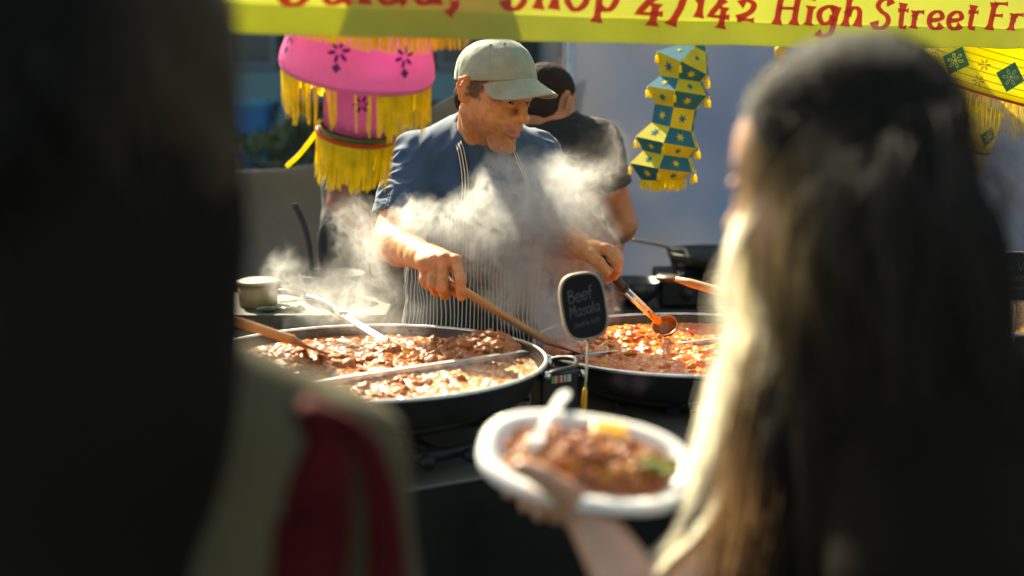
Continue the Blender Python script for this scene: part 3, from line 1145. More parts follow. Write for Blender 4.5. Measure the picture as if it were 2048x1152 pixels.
wood_spoon('long pale wooden spoon held by the cook, its blade in the orange-red curry', W(902, 566, 2.835), W(1092, 682, 2.975), W(1182, 712, 3.035), .0085, .030)
wood_spoon('wooden spoon resting in the brown beef curry beside the dark-haired woman', W(440, 632, 2.50), W(585, 680, 2.62), W(660, 708, 2.68), .009, .026, mat_b=m_woodd)
wood_spoon('wooden spoon with rounded pale handle end sticking up behind the orange-red curry', W(1352, 558, 3.28), W(1600, 628, 3.12), W(1680, 655, 3.05), .0105, .026)

# tongs lying over the rim of the beef pan
tg = thing('tongs', 'steel tongs with black grip leaning over the rim into the beef curry', 'tongs', W(690, 630, 2.98))
for k, (o_, nm) in enumerate(((-.005, 'arm'), (.005, 'arm'))):
    a, b = W(676, 624, 2.985), W(770, 681, 2.84)
    d = (b - a); d /= np.linalg.norm(d); x = np.cross(d, (0, 0, 1)); x /= np.linalg.norm(x)
    vs = []
    for i in range(8):
        kk = i / 7
        c = a + (b - a) * kk + x * o_ * (1 + kk * .3)
        w = .0042 + .002 * kk
        up = np.cross(x, d)
        vs += [c + x * w + up * .001, c + up * .004, c - x * w + up * .001, c - x * w - up * .001, c + up * .0015, c + x * w - up * .001]
    mk(nm, vs, gridfaces(8, 6, True), m_rim, tg)
pts = [W(614, 598, 3.06), W(632, 601, 3.05), W(655, 611, 3.02), W(676, 624, 2.985)]
MB().tube(catmull(pts, 5), [.006] + [.0085] * 14 + [.0095], 12).build('grip', m_rubber, tg)
gt = [p + np.array((0, -.004, .0072)) for p in catmull(pts, 5)]
MB().tube(gt, .0042, 8).build('steel_back', m_rim, tg)
c = W(681, 627, 2.98); d = W(770, 681, 2.84) - c; d /= np.linalg.norm(d)
MB().box(c, (.026, .020, .018), basis(d)[:, [2, 0, 1]]).build('collar', m_rim, tg, smooth=False)

# ladle held by the cook
ld = thing('ladle', 'steel ladle with thick black grip held by the cook, bowl in the orange-red curry', 'ladle', W(1245, 580, 3.06))
hA, hB, hC, hD = W(1196, 512, 3.04), W(1214, 534, 3.045), W(1246, 576, 3.07), W(1330, 655, 3.20)
gp = [hA, hB, W(1230, 555, 3.055), hC]
MB().tube(catmull(gp, 4), [.0095] * 8 + [.0105, .0105, .0105, .011, .0115], 14).build('grip', m_rubber, ld)
dd = hD - hC; dl = np.linalg.norm(dd); dd /= dl
xx = np.cross(dd, (0, -1, .3)); xx /= np.linalg.norm(xx)
MB().tube([hC - dd * .004, hC + dd * .006], .0125, 14).build('ferrule', m_rubber, ld)
sh = MB()
for o_ in (-.0052, 0.0052):
    sh.tube([hC + xx * o_, hC + dd * dl * .55 + xx * o_ * .9, hD - dd * .035 + xx * o_ * .7], .0042, 10)
sh.build('shaft', m_chrome, ld)
MB().tube([hC + dd * dl * .58, hC + dd * dl * .8, hD - dd * .030], [.0055, .0095, .0085], 12).build('sauce_coat', m_tikka, ld, col=np.ones((36, 3)))
prof = [(.0001, -.026), (.012, -.024), (.022, -.016), (.028, -.004), (.030, .006), (.028, .006), (.026, -.003), (.020, -.014), (.010, -.021), (.0001, -.023)]
v, f = lathe(prof, 28)
Mr = euler(38, -18, 0)
mk('bowl', v @ Mr.T + hD + np.array((0, 0, .002)), f, m_sauced, ld)

# ------------------------------------------------------------------ chalk signs
m_slate = M_('chalkboard', (0.008, 0.008, 0.008), 0.7, spec=.2, var=0.4, vscale=9, var_col=(0.020, 0.020, 0.020))
m_chalk = M_('chalk', (0.135, 0.135, 0.13), 0.95)
m_signwood = M_('sign_edge_wood', (0.34, 0.26, 0.19), 0.5, var=0.2, vscale=20)
m_wire = M_('brass_wire', (0.45, 0.42, 0.28), 0.35, metal=0.7)
m_drip = M_('turmeric_stain', (0.75, 0.36, 0.015), 0.35, coat=0.3)


def squircle(w, h, n=64, e=3.2, t=0.0):
    a = np.arange(n) * 2 * math.pi / n
    x = np.sign(np.cos(a)) * np.abs(np.cos(a)) ** (2 / e) * w
    y = np.sign(np.sin(a)) * np.abs(np.sin(a)) ** (2 / e) * h
    return np.stack([x, y], 1)


def make_sign(lab, c, w, h, rot, lines, foot, clip=True):
    t = thing('chalk_sign', lab, 'sign', foot)
    rot = np.asarray(rot)   # columns: x across, y up, z out of the face
    n = 64
    out = squircle(w, h, n); inn = squircle(w - .004, h - .004, n)
    th = .0075
    rings = [(out * .97, -th), (out, -th * .8), (out, th * .8), (out * .985, th), (inn, th), (inn, th * .55)]
    vs = np.concatenate([np.c_[r, np.full(n, z)] for r, z in rings]) @ rot.T + c
    f = [(i * n + k, i * n + (k + 1) % n, (i + 1) * n + (k + 1) % n, (i + 1) * n + k) for i in range(len(rings) - 1) for k in range(n)]
    f.append(tuple(range(n))[::-1])
    mk('frame', vs, f, m_signwood, t)
    vs = np.concatenate([np.c_[inn * .999, np.full(n, th * .58)], [[0, 0, th * .58]]]) @ rot.T + c
    mk('board', vs, [(k, (k + 1) % n, n) for k in range(n)], m_slate, t, smooth=False)
    for text, x0, y0, size, wd in lines:
        mb = MB()
        tot = sum(G[q][0] if q != ' ' else .3 for q in text)
        x = 0
        for ch in text:
            if ch == ' ':
                x += .3; continue
            jit = random.uniform(-.03, .03)
            for p, ww in glyph_strokes(ch, .055, .1, 1.0, .05):
                q = (p + np.array((x, jit))) * size
                q[:, 0] = x0 + q[:, 0] * (wd / (tot * size))
                q[:, 1] += y0 + q[:, 0] * .10
                pts = np.c_[q, np.full(len(q), th * .58 + .0004)] @ rot.T + c
                mb.tube(pts, size * .030, 5)
            x += G[ch][0]
        mb.build('lettering', m_chalk, t)
    up = rot[:, 1]
    b0 = c - up * (h - .001)
    foot = np.asarray(foot)
    MB().tube([b0, b0 + (foot - b0) * .5, b0 + (foot - b0) * .97], .0024, 8).build('stick', m_wire, t)
    if clip:
        k0 = b0 + (foot - b0) * .50
        MB().tube([b0 + (foot - b0) * .46, k0, b0 + (foot - b0) * .60, b0 + (foot - b0) * .86], [.0028, .0048, .0056, .0038], 10).build('turmeric_stain', m_drip, t)
    MB().lathe([(.0001, .010), (.010, .008), (.018, .003), (.018, .0003), (.0001, .0003)], 24, foot).build('foot', m_cast, t)
    return t


sc_ = W(1167, 612, 2.64)
zf = np.array((.16, -1.0, .10)); zf /= np.linalg.norm(zf)
rx = np.cross((0, 0, 1), -zf * -1); rx = np.cross((0.0, 0, 1), zf); rx /= np.linalg.norm(rx)
ry = np.cross(zf, rx)
ro = math.radians(8)
rx, ry = rx * math.cos(ro) + ry * math.sin(ro), ry * math.cos(ro) - rx * math.sin(ro)
ft = W(1163, 900, 2.64); ft[2] = TABLE_Z
make_sign('small black chalkboard sign on a stick in front of the pans reading Beef Masala', sc_, .0445, .0640, np.stack([rx, ry, zf], 1),
          [('Beef', -.030, .012, .030, .050), ('Masala', -.030, -.016, .027, .060), ('(med to hot)', -.024, -.036, .013, .050)], ft)
sc2 = W(2034, 553, 3.12)
zf = np.array((-.15, -1.0, .10)); zf /= np.linalg.norm(zf)
rx = np.cross((0.0, 0, 1), zf); rx /= np.linalg.norm(rx); ry = np.cross(zf, rx)
ft2 = sc2.copy(); ft2[2] = TABLE_Z - .045
make_sign('black chalkboard sign by the far pan reading Mix Veg Spinach', sc2, .058, .056, np.stack([rx, ry, zf], 1),
          [('Mix Veg', -.040, .012, .024, .075), ('Spinach', -.036, -.010, .022, .066), ('(mushroom)', -.032, -.030, .013, .060)], ft2, False)

# ------------------------------------------------------------------ small things on the counter
m_plas = M_('white_plastic', (0.80, 0.80, 0.78), 0.35)
m_lem = M_('lemon_slices', (0.50, 0.46, 0.06), 0.3, coat=.3, var=.3, vscale=60)
q = W(922, 846, 2.79); q[2] = TABLE_Z
dp = thing('dish', 'small white dish of yellow pickle on the counter under the beef pan', 'dish', q)
MB().lathe([(.0001, .001), (.026, .001), (.046, .012), (.050, .018), (.048, .018), (.044, .014), (.026, .004), (.0001, .004)], 40).build('rim', m_plas, dp, world=False)
pk = thing('pickle', 'heap of yellow pickle in the small white dish', 'pickle', q + np.array((0, 0, .004)), kind='stuff')
for k in range(26):
    a = random.uniform(0, 6.28); r = .036 * math.sqrt(random.random())
    o = bpy.data.objects.new('pickle_slice', slice_g[k % 2] if k % 4 == 0 else slice_y[k % 2]); COL.objects.link(o); o.parent = pk
    o.location = (r * math.cos(a), r * math.sin(a), .006 + .004 * random.random()); s = random.uniform(.005, .009)
    o.scale = (s, s, s); o.rotation_euler = (random.uniform(-.5, .5), random.uniform(-.5, .5), a * 3)
# gas regulator box with a printed label between the pans
m_lab = [M_('label_green', (0.25, 0.38, 0.12), .5), M_('label_red', (0.55, 0.10, 0.08), .5), M_('label_white', (0.6, 0.6, 0.55), .5)]
q = W(1108, 790, 2.74)
rg = thing('regulator_box', 'black gas regulator box with striped red and green label between the two pans', 'regulator', (q[0], q[1], TABLE_Z))
cz = W(1108, 762, 2.72)
bx_ = MB().box((q[0], q[1] + .02, (TABLE_Z + cz[2] + .012) / 2), (.085, .05, cz[2] + .012 - TABLE_Z), ST_ROT).build('case', m_cast, rg, smooth=False)
bevel(bx_, .005)
fx = np.array((q[0], q[1] + .02, cz[2])) - V3 * .0262
for k in range(11):
    MB().box(fx + U3 * (-.020 + .0042 * k), (.0030, .0012, .014), ST_ROT).build('label_bar', m_lab[[0, 0, 2, 1, 1, 2, 1, 2, 0, 2, 2][k]], rg, smooth=False)
# gas hose
hp = [S(.30, -.30, TABLE_Z + .01), S(.38, -.2, TABLE_Z + .012), S(.42, -.05, TABLE_Z + .03), S(.36, .1, TABLE_Z + .012), S(.5, .25, TABLE_Z + .01)]
o = MB().tube(catmull(hp, 8), .007, 10).build('gas_hose', m_rubber)
tag(o, 'black rubber gas hose looping over the counter between the two pans', 'hose')
# small silver takeaway dish lid pieces seen through the burner legs
for (px, py, Yp, w, h, rz, lab) in ((1215, 815, 2.80, .06, .045, 12, 'crumpled silver foil sheet on the counter behind the sign stick'),):
    q = W(px, py, Yp)
    vs = []
    for i in range(14):
        for j in range(10):
            x, y = (i / 13 - .5) * w * 2, (j / 9 - .5) * h * 2
            vs.append(np.array((x, y, .006 + .006 * noise.noise((x * 60, y * 60, px)))) @ euler(0, 0, rz).T + (q[0], q[1], TABLE_Z))
    o = mk('foil_sheet', vs, np.array(gridfaces(14, 10)), m_chrome, smooth=False)
    tag(o, lab, 'foil')
    solidify(o, .0006)
# ------------------------------------------------------------------ people: shared head modelling
m_skin_cook = M_('skin_brown', (0.36, 0.155, 0.07), 0.52, attr=True, var=0.22, vscale=60, bump=0.45, bscale=260, bdist=.0014, sss=0.35, spec=.35)
m_skin_dark = M_('skin_dark_brown', (0.30, 0.115, 0.05), 0.45, attr=True, var=0.12, vscale=40, sss=0.1)
m_skin_fair = M_('skin_fair', (0.62, 0.37, 0.26), 0.45, attr=True, var=0.08, vscale=40, sss=0.12)
m_eye = M_('eye_white', (0.55, 0.50, 0.45), 0.15)
m_iris = M_('eye_iris', (0.012, 0.008, 0.006), 0.1)


def add_head(s, F, detail=True, jaw=1.0, eyes_down=.2):
    p, sc, Rm = F.p, F.s, F.R

    def E(c, r, rot=None, k=.02, op='u'):
        s.ell(p(c), np.array(r) * sc, Rm if rot is None else Rm @ rot, k * sc, op)

    def C(a, b, ra, rb=None, k=.015, op='u'):
        s.cap(p(a), p(b), ra * sc, (ra if rb is None else rb) * sc, k * sc, op)
    E((0, .012, .038), (.073, .092, .067), k=.02)
    E((0, -.034, -.022), (.061, .054, .082), k=.025)
    E((0, -.05, .03), (.056, .038, .04), k=.03)          # forehead
    for x in (-1, 1):
        C((x * .050 * jaw, .004, -.056), (x * .012, -.064, -.089), .014, .0125, .026)
        E((x * .047, -.052, -.026), (.021, .022, .019), k=.022)   # cheek bone
        E((x * .040, -.050, -.062), (.022, .026, .026), k=.03)    # cheek
        E((x * .054, -.008, -.028), (.014, .028, .036), k=.03)        # side of the jaw
    E((0, -.046, -.067), (.040, .040, .034), k=.025)
    E((0, -.077, -.0935), (.017, .012, .012), k=.014)             # chin
    if not detail:
        C((0, -.088, .010), (0, -.114, -.036), .007, .012, .014)
        E((0, -.092, -.073), (.024, .012, .012), k=.012)
        for x in (-1, 1):
            E((x * .032, -.096, -.002), (.018, .012, .011), k=.012, op='s')
            E((x * .078, .012, -.006), (.007, .018, .031), euler(0, 0, -x * 22), k=.006)
        return
    C((-.042, -.074, .019), (-.008, -.086, .016), .0085, .0075, .014)
    C((.042, -.074, .019), (.008, -.086, .016), .0085, .0075, .014)
    for x in (-1, 1):
        E((x * .032, -.094, -.003), (.019, .013, .0115), k=.012, op='s')
        E((x * .031, -.0750, -.003), (.0165, .0125, .0115), k=.006)
        # lids: upper hangs low because he looks down into the pans
        zl = .0048 - .005 * eyes_down
        s.chain([p((x * .017, -.0885, -.003)), p((x * .025, -.0925, zl + .003)), p((x * .033, -.0930, zl + .0035)), p((x * .041, -.0895, zl + .001)), p((x * .046, -.083, -.004))],
                [.0028, .0034, .0036, .0034, .0028], .004)
        s.chain([p((x * .018, -.0875, -.006)), p((x * .027, -.099, -.0115)), p((x * .036, -.089, -.0115)), p((x * .045, -.082, -.006))], [.002, .0026, .0028, .002], .004)
        C((x * .022, -.086, -.016), (x * .042, -.080, -.019), .004, .004, .010)      # bag under the eye
    C((0, -.089, .010), (0, -.113, -.034), .0075, .0115, .014)   # nose bridge
    E((0, -.1165, -.0375), (.0135, .0125, .0115), k=.008)
    for x in (-1, 1):
        E((x * .0145, -.103, -.0415), (.0088, .0115, .0085), k=.007)
        E((x * .0075, -.111, -.0500), (.0042, .0052, .0035), k=.003, op='s')
        C((x * .019, -.098, -.046), (x * .034, -.080, -.076), .0022, .0022, .006, 's')   # fold from nose to mouth
    E((0, -.086, -.068), (.030, .018, .021), k=.018)
    s.chain([p((-.025, -.0885, -.0735)), p((-.010, -.1025, -.0685)), p((0, -.1035, -.0700)), p((.010, -.1025, -.0685)), p((.025, -.0885, -.0735))], [.0030, .0055, .0052, .0055, .0030], .006)
    s.chain([p((-.022, -.0890, -.0790)), p((-.008, -.1010, -.0815)), p((.008, -.1010, -.0815)), p((.022, -.0890, -.0790))], [.0030, .0062, .0062, .0030], .006)
    s.chain([p((-.026, -.0925, -.0755)), p((-.010, -.1075, -.0752)), p((.010, -.1075, -.0752)), p((.026, -.0925, -.0755))], [.0011, .0016, .0016, .0011], .002, 's')
    E((0, -.096, -.0885), (.016, .005, .004), k=.007, op='s')
    for x in (-1, 1):                                            # ears
        re = euler(0, 0, -x * 24) @ euler(8, 0, 0)
        E((x * .0770, .012, -.006), (.0062, .0185, .031), re, k=.006)
        C((x * .068, .004, -.008), (x * .074, .008, -.008), .012, .012, .01)
        ea = np.array((x * .081, .014, -.004))
        hel = [(.0, -.014, .004), (.001, -.010, .022), (.003, .002, .029), (.005, .014, .022), (.005, .017, .006), (.004, .012, -.010), (.002, .004, -.024), (-.001, -.004, -.029)]
        rz = euler(0, 0, -x * 24)
        s.chain([p(ea + rz @ np.array((x * h[0], h[1], h[2]))) for h in hel], [.003, .0036, .004, .004, .0038, .0036, .0046, .0050], .003)
        E((x * .0735, .016, -.002), (.0045, .020, .030), re, k=.006)
        s.chain([p(ea + rz @ np.array((x * .003, .006, .016))), p(ea + rz @ np.array((x * .003, .0075, .0))), p(ea + rz @ np.array((x * .003, .0, -.013)))], [.0024, .0030, .0024], .003)
        E((x * .0785, -.0045, -.010), (.004, .005, .007), k=.004)   # tragus


def face_colours(v, F, base, lip, stub=0.0, brow=(0.02, 0.012, 0.008), hairy=None):
    q = F.inv(v)
    c = np.tile(np.array(base, float), (len(v), 1))
    near = (np.abs(q[:, 0]) < .09) & (np.abs(q[:, 1]) < .14) & (np.abs(q[:, 2]) < .15)
    m = np.exp(-((q[:, 0] / .024) ** 2 + ((q[:, 2] + .0752) / .0095) ** 2)) * smooth01(-q[:, 1], .086, .093) * near
    m = np.clip(m * 1.5, 0, 1)[:, None]
    c = c * (1 - m) + np.array(lip) * m
    for x in (-1, 1):
        t = (q[:, 0] * x)
        arch = .021 + .004 * np.sin(np.clip((t - .012) / .034, 0, 1) * math.pi)
        b = smooth01(t, .008, .014) * (1 - smooth01(t, .046, .054)) * np.exp(-((q[:, 2] - arch) / .0042) ** 2) * smooth01(-q[:, 1], .05, .07) * near
        b = np.clip(b * 1.1, 0, .9)[:, None]
        c = c * (1 - b) + np.array(brow) * b
    if hairy is not None:                                        # sideburns grow in front of the ears
        yy = q[:, 1] + .010 * nz(q, 90) + .004 * nz(q, 240)
        zz = q[:, 2] + .008 * nz(q, 110)
        front = -.030 - .25 * np.clip(zz - .0, 0, .06)
        b = smooth01(yy - front, -.004, .007) * (1 - smooth01(yy, .0, .010)) * smooth01(zz, -.026, -.010) * (np.abs(q[:, 0]) > .04) * near
        b = np.maximum(b, smooth01(yy, .035, .05) * smooth01(zz, -.075, -.055) * near)
        b = np.clip(b * (.72 + .5 * np.abs(nz(q, 200))), 0, .95)[:, None]
        c = c * (1 - b) + np.array(hairy) * b
    if stub:
        b = smooth01(-q[:, 2], .045, .075) * smooth01(-q[:, 1], -.01, .03) * near * stub
        b *= .6 + .8 * np.abs(nz(q, 160))
        b = np.clip(b, 0, .6)[:, None]
        c = c * (1 - b) + np.array((.06, .035, .025)) * b
    return c


def finger(s, pts, r0, r1, k=.005):
    n = len(pts)
    s.chain(pts, list(np.linspace(r0, r1, n)), k)


# ------------------------------------------------------------------ the cook
cook = thing('person', 'cook in sage green cap, navy t-shirt and striped apron stirring the orange-red curry', 'person', (W(950, 600, 3.36)[0], 3.36, 0))
HY = 3.20
HF = Frame(W(984, 179, HY), euler(0, 0, 49) @ euler(15, 0, 0) @ euler(0, 2, 0), 0.93)
shL, shR = W(826, 326, 3.31), W(1074, 322, 3.35)
elL, wrL = W(778, 486, 3.12), W(848, 512, 2.915)
elR, wrR = W(1112, 478, 3.21), W(1163, 494, 3.085)
neckb = W(962, 292, 3.31)
chest = W(955, 400, 3.345); waist = W(945, 560, 3.365); hip = W(943, 680, 3.37)

s = SDF(np.array((-.36, 2.74, .78)), np.array((.34, 3.56, 1.76)), .0029)
add_head(s, HF)
s.cap(HF.p((0, .020, -.045)), neckb, .049, .053, .028)
s.cap(HF.p((0, .030, -.03)), neckb + (0, .03, 0), .044, .054, .02)
for sg in (-1, 1):                                             # neck sinews
    s.cap(HF.p((sg * .052, .022, -.058)), neckb + (sg * .016, -.045, -.015), .011, .009, .018)
s.ell(HF.p((0, -.098, -.004)) * 0 + HF.p((0, -.07, -.122)), np.array((.03, .03, .015)), HF.R, .03)
s.cap(neckb, neckb + (0, .01, -.06), .056, .080, .03)
s.ell(chest, (.150, .095, .19), None, .04)
s.ell(waist, (.135, .095, .18), None, .04)
s.ell(hip, (.140, .100, .15), None, .04)
s.cap(shL + (.02, 0, 0), shR - (.02, 0, 0), .048, .048, .04)
for sh_, el_, wr_ in ((shL, elL, wrL), (shR, elR, wrR)):
    s.cap(sh_, el_, .046, .039, .03)
    m1 = el_ + (wr_ - el_) * .35
    s.cap(el_, m1, .039, .0405, .01)
    s.cap(m1, el_ + (wr_ - el_) * .75, .0405, .031, .012)
    s.cap(el_ + (wr_ - el_) * .75, wr_, .031, .0265, .012)
# hand on the wooden spoon (back of the hand up, index straight down, the rest curled)
mcp = [W(849, 527, 2.880), W(868, 521, 2.862), W(889, 518, 2.850), W(911, 522, 2.846)]
for i, q in enumerate(mcp):
    s.cap(wrL + (mcp[3] - mcp[0]) * (.22 * i - .33), q, .0185, .0128, .014)
s.ell((wrL + mcp[1] + mcp[2]) / 3 + (0, 0, -.006), (.040, .034, .018), basis((.2, -.5, 1)), .012)
s.cap(mcp[0] + (0, .02, -.010), mcp[3] + (0, .02, -.010), .014, .014, .01)
pip = [W(848, 560, 2.852), W(864, 570, 2.836), W(884, 576, 2.824)]
dip = [W(857, 572, 2.880), W(872, 583, 2.866), W(890, 590, 2.856)]
tipf = [W(866, 560, 2.894), W(880, 568, 2.886), W(896, 574, 2.878)]
for i in range(3):
    r = (.0098, .0106, .0110)[i]
    finger(s, [mcp[i], pip[i], dip[i], tipf[i]], r * 1.10, r * .88, .005)
    s.ell(mcp[i] + (0, -.002, .003), (.011, .011, .010), None, .006)
ix = [mcp[3], W(921, 556, 2.816), W(922, 578, 2.811), W(923, 594, 2.816)]
finger(s, ix, .0120, .0090, .005)
s.ell(mcp[3] + (0, -.002, .003), (.012, .012, .011), None, .006)
s.ell(W(922, 559, 2.812), (.0108, .0108, .0105), None, .004)
finger(s, [wrL + (.012, .0, -.012), W(884, 556, 2.895), W(902, 574, 2.876), W(914, 586, 2.858)], .0165, .0098, .008)
# hand on the ladle grip (thumb towards us along the grip)
gA, gB = W(1190, 505, 3.04), W(1246, 576, 3.07)
gd = (gB - gA); gd /= np.linalg.norm(gd)
mR = [W(1213, 499, 3.035), W(1222, 503, 3.062), W(1230, 508, 3.088), W(1234, 515, 3.110)]
for i, q in enumerate(mR):
    s.cap(wrR + (np.array((.004, .010, 0)) * (i - 1.5)), q, .0190, .0128, .013)
    s.ell(q + (0, 0, .002), (.012, .012, .011), None, .006)
s.ell(W(1190, 502, 3.06), (.030, .026, .020), basis((.3, -.4, 1)), .012)
finger(s, [mR[0], W(1231, 521, 3.022), W(1235, 541, 3.026), W(1229, 553, 3.040)], .0122, .0088, .005)
for i in range(1, 4):
    o = np.array((.0, .022 * i, 0))
    finger(s, [mR[i], W(1239 - i * .5, 522 + 3 * i, 3.028) + o, W(1237 - 3 * i, 545 + 4 * i, 3.030) + o, W(1224 - 2 * i, 556 + 4 * i, 3.036) + o * .8], .0118, .0085, .005)
finger(s, [wrR + (.004, -.010, -.008), W(1182, 511, 3.035), W(1199, 526, 3.018), W(1214, 543, 3.020)], .0185, .0108, .008)
s.ell(W(1213, 541, 3.017), (.0118, .0105, .0118), None, .004)
v, f = s.mesh()
v = relax(v, f, 1, .35)
nrm = vnormals(v, f)
sk = np.array((.52, .235, .10))
c = face_colours(v, HF, sk, (.52, .18, .125), stub=.45, hairy=(.030, .019, .013))
# veins and knuckle creases, real relief
arm = smooth01(-v[:, 1], -3.14, -3.02)
v = v + nrm * (arm * .0007 * nz(v, 55))[:, None]
cook_body = mk('body', v, f, m_skin_cook, cook, col=c)
del s
# finger nails
m_nail = M_('finger_nail', (0.62, 0.34, 0.24), 0.25, coat=.3)
for q, d_, up in ((W(923, 592, 2.8085), (0.02, .05, -1), (0, -1, .12)), (W(1216, 543, 3.0085), (.55, .05, -.6), (-.1, -1, .35))):
    d_ = np.array(d_, float); d_ /= np.linalg.norm(d_); up = np.array(up, float); up -= d_ * (up @ d_); up /= np.linalg.norm(up)
    x = np.cross(d_, up)
    vs = []
    for i in range(6):
        for j in range(7):
            a = (j / 6 - .5) * 1.5
            l = (i / 5 - .5) * .0125
            vs.append(q + x * math.sin(a) * .0062 * (1 - .25 * abs(i / 5 - .5)) + up * (.0062 * math.cos(a) - .0062 + .0012 - .25 * l * l * 100) + d_ * l)
    mk('finger_nail', vs, np.array(gridfaces(6, 7)), m_nail, cook)
# eyes
for x in (-1, 1):
    ce = HF.p((x * .032, -.0778, -.0035))
    b = basis(HF.R @ np.array((.06, -1, -.42)))
    eb = MB().lathe([(.0116 * math.sin(a), .0116 * math.cos(a)) for a in np.linspace(.001, math.pi - .001, 16)], 24)
    e = mk('eye', np.concatenate(eb.v) @ b.T + ce, eb.f, m_eye, cook)
    ir = MB().lathe([(.0120 * math.sin(a), .0120 * math.cos(a)) for a in np.linspace(.001, .50, 6)], 24)
    mk('iris', np.concatenate(ir.v) @ b.T + ce, ir.f, m_iris, e)

# hair under the cap: sideburns and the back of the head
m_hair_blk = M_('short_dark_hair', (0.022, 0.015, 0.011), 0.8, spec=.12, bump=1.0, bscale=600, bdist=.003, bstretch=(1, 1, .35), var=.5, vscale=160, var_col=(.045, .035, .03))


def short_hair(F, parent, mat_=None, full=False, h=.003, ztop=None):
    lo = F.o - .15; hi = F.o + .17
    t = SDF(lo, hi, h)
    R3 = F.R
    t.ell(F.p((0, .014, .043)), np.array((.0760, .0950, .0715)) * F.s, R3, 0)
    t.ell(F.p((0, .035, -.03)), np.array((.062, .062, .055)) * F.s, R3, .02)
    # cut the face away and the ears free
    n_f = R3 @ np.array((0, -1, 0.0))
    if full:
        t._apply(lo, hi, 0, lambda X, Y, Z: -((X - F.p((0, -.066, 0))[0]) * n_f[0] + (Y - F.p((0, -.066, 0))[1]) * n_f[1] + (Z - F.p((0, -.066, 0))[2]) * n_f[2]), 's')
    fp = F.p((0, -.060 if full else -.026, .0))
    nn = R3 @ np.array((0, -1, -.35 if full else -.10)); nn /= np.linalg.norm(nn)
    t.d = np.maximum(t.d, ((t.lo[0] + t.h * np.arange(t.n[0]) - fp[0])[:, None, None] * nn[0] + (t.lo[1] + t.h * np.arange(t.n[1]) - fp[1])[None, :, None] * nn[1] + (t.lo[2] + t.h * np.arange(t.n[2]) - fp[2])[None, None, :] * nn[2]).astype(np.float32))
    for x in (-1, 1):
        t.ell(F.p((x * .082, .014, -.008)), np.array((.03, .026, .044)) * F.s, R3 @ euler(0, 0, -x * 20), .004, 's')
        t.ell(F.p((x * .075, -.034, -.060)), np.array((.03, .040, .042)) * F.s, R3, .006, 's')
    # lower hair line at the nape
    q = F.p((0, .06, -.070)); n2 = R3 @ np.array((0, .25, -1.0)); n2 /= np.linalg.norm(n2)
    t.d = np.maximum(t.d, ((t.lo[0] + t.h * np.arange(t.n[0]) - q[0])[:, None, None] * n2[0] + (t.lo[1] + t.h * np.arange(t.n[1]) - q[1])[None, :, None] * n2[1] + (t.lo[2] + t.h * np.arange(t.n[2]) - q[2])[None, None, :] * n2[2]).astype(np.float32))
    if ztop is not None:
        t.d = np.maximum(t.d, ((t.lo[2] + t.h * np.arange(t.n[2]) - ztop)[None, None, :]).astype(np.float32) * np.ones(t.n, dtype=np.float32))
    v, f = t.mesh()
    n_ = vnormals(v, f)
    v = v + n_ * (.0016 * nz(v, 140))[:, None] + n_ * (.0012 * nz(v, 320))[:, None]
    return mk('hair', v, f, mat_ or m_hair_blk, parent)



# cap
m_cap = M_('sage_cotton', (0.27, 0.315, 0.24), 0.85, var=.14, vscale=30, bump=.14, bscale=900, bdist=.001, sheen=.2)
CB = W(991, 160, HY + .004)                                  # centre of the sweat band
cyaw = euler(0, 0, 49)
short_hair(HF, cook, ztop=CB[2] + .018)
cf, cs = cyaw @ np.array((0, -1, 0.0)), cyaw @ np.array((1, 0, 0.0))   # forward, to his left
nu, nv = 34, 144
vs = []
for i in range(nu):
    t = i / (nu - 1)
    ph = t * math.pi / 2
    for j in range(nv):
        a = 2 * math.pi * j / nv
        pr = abs(math.cos(ph)) ** .80
        z = .088 * math.sin(ph) ** 1.0
        fx, sx = .099 * pr * math.cos(a), .0785 * pr * math.sin(a)
        # front of the crown stands up a little, six panel seams, soft dents
        z += .008 * math.cos(a) * math.sin(2 * ph) * (1 if math.cos(a) > 0 else .4)
        fx -= .010 * t
        k = math.cos(a * 6 + math.pi * 0)
        seam = -.0018 * math.exp(-((1 - k) / .014)) * (1 - t * .6)
        p = cf * fx + cs * sx
        r = np.linalg.norm(p) + 1e-9
        dd_ = noise.noise((fx * 15, sx * 15, z * 15 + 3))
        de = .0034 * dd_ * min(1, t * 3) + .0012 * noise.noise((fx * 60, sx * 60, z * 60)) * min(1, t * 3) + seam
        de -= .006 * math.exp(-(((a - .75 + math.pi) % (2 * math.pi) - math.pi) / .35) ** 2 - ((t - .72) / .16) ** 2)
        p = p * (1 + de / max(r, .02))
        vs.append(CB + p + np.array((0, 0, z + de * .6 * t - .004 * (1 - t) * math.cos(a) * 0)))
capo = mk('cap', vs, np.array(gridfaces(nu, nv, True))[:, ::-1], m_cap, cook)
solidify(capo, .0022, -1)
# band stitching: a thin raised double hem
for zz in (.0085, .0155):
    pts = [CB + (cf * .099 * math.cos(a) + cs * .0785 * math.sin(a)) * 1.004 * math.cos(zz / .088) ** .8 + np.array((0, 0, zz)) for a in np.linspace(0, 2 * math.pi, 90)]
    MB().tube(pts, .00055, 5, False).build('hem_stitching', m_cap, capo)
# button
MB().lathe([(.0001, .0052), (.005, .0046), (.0078, .0018), (.0075, -.002)], 20, tuple(CB - cf * .010 + np.array((0, 0, .0885)))).build('button', m_cap, capo)
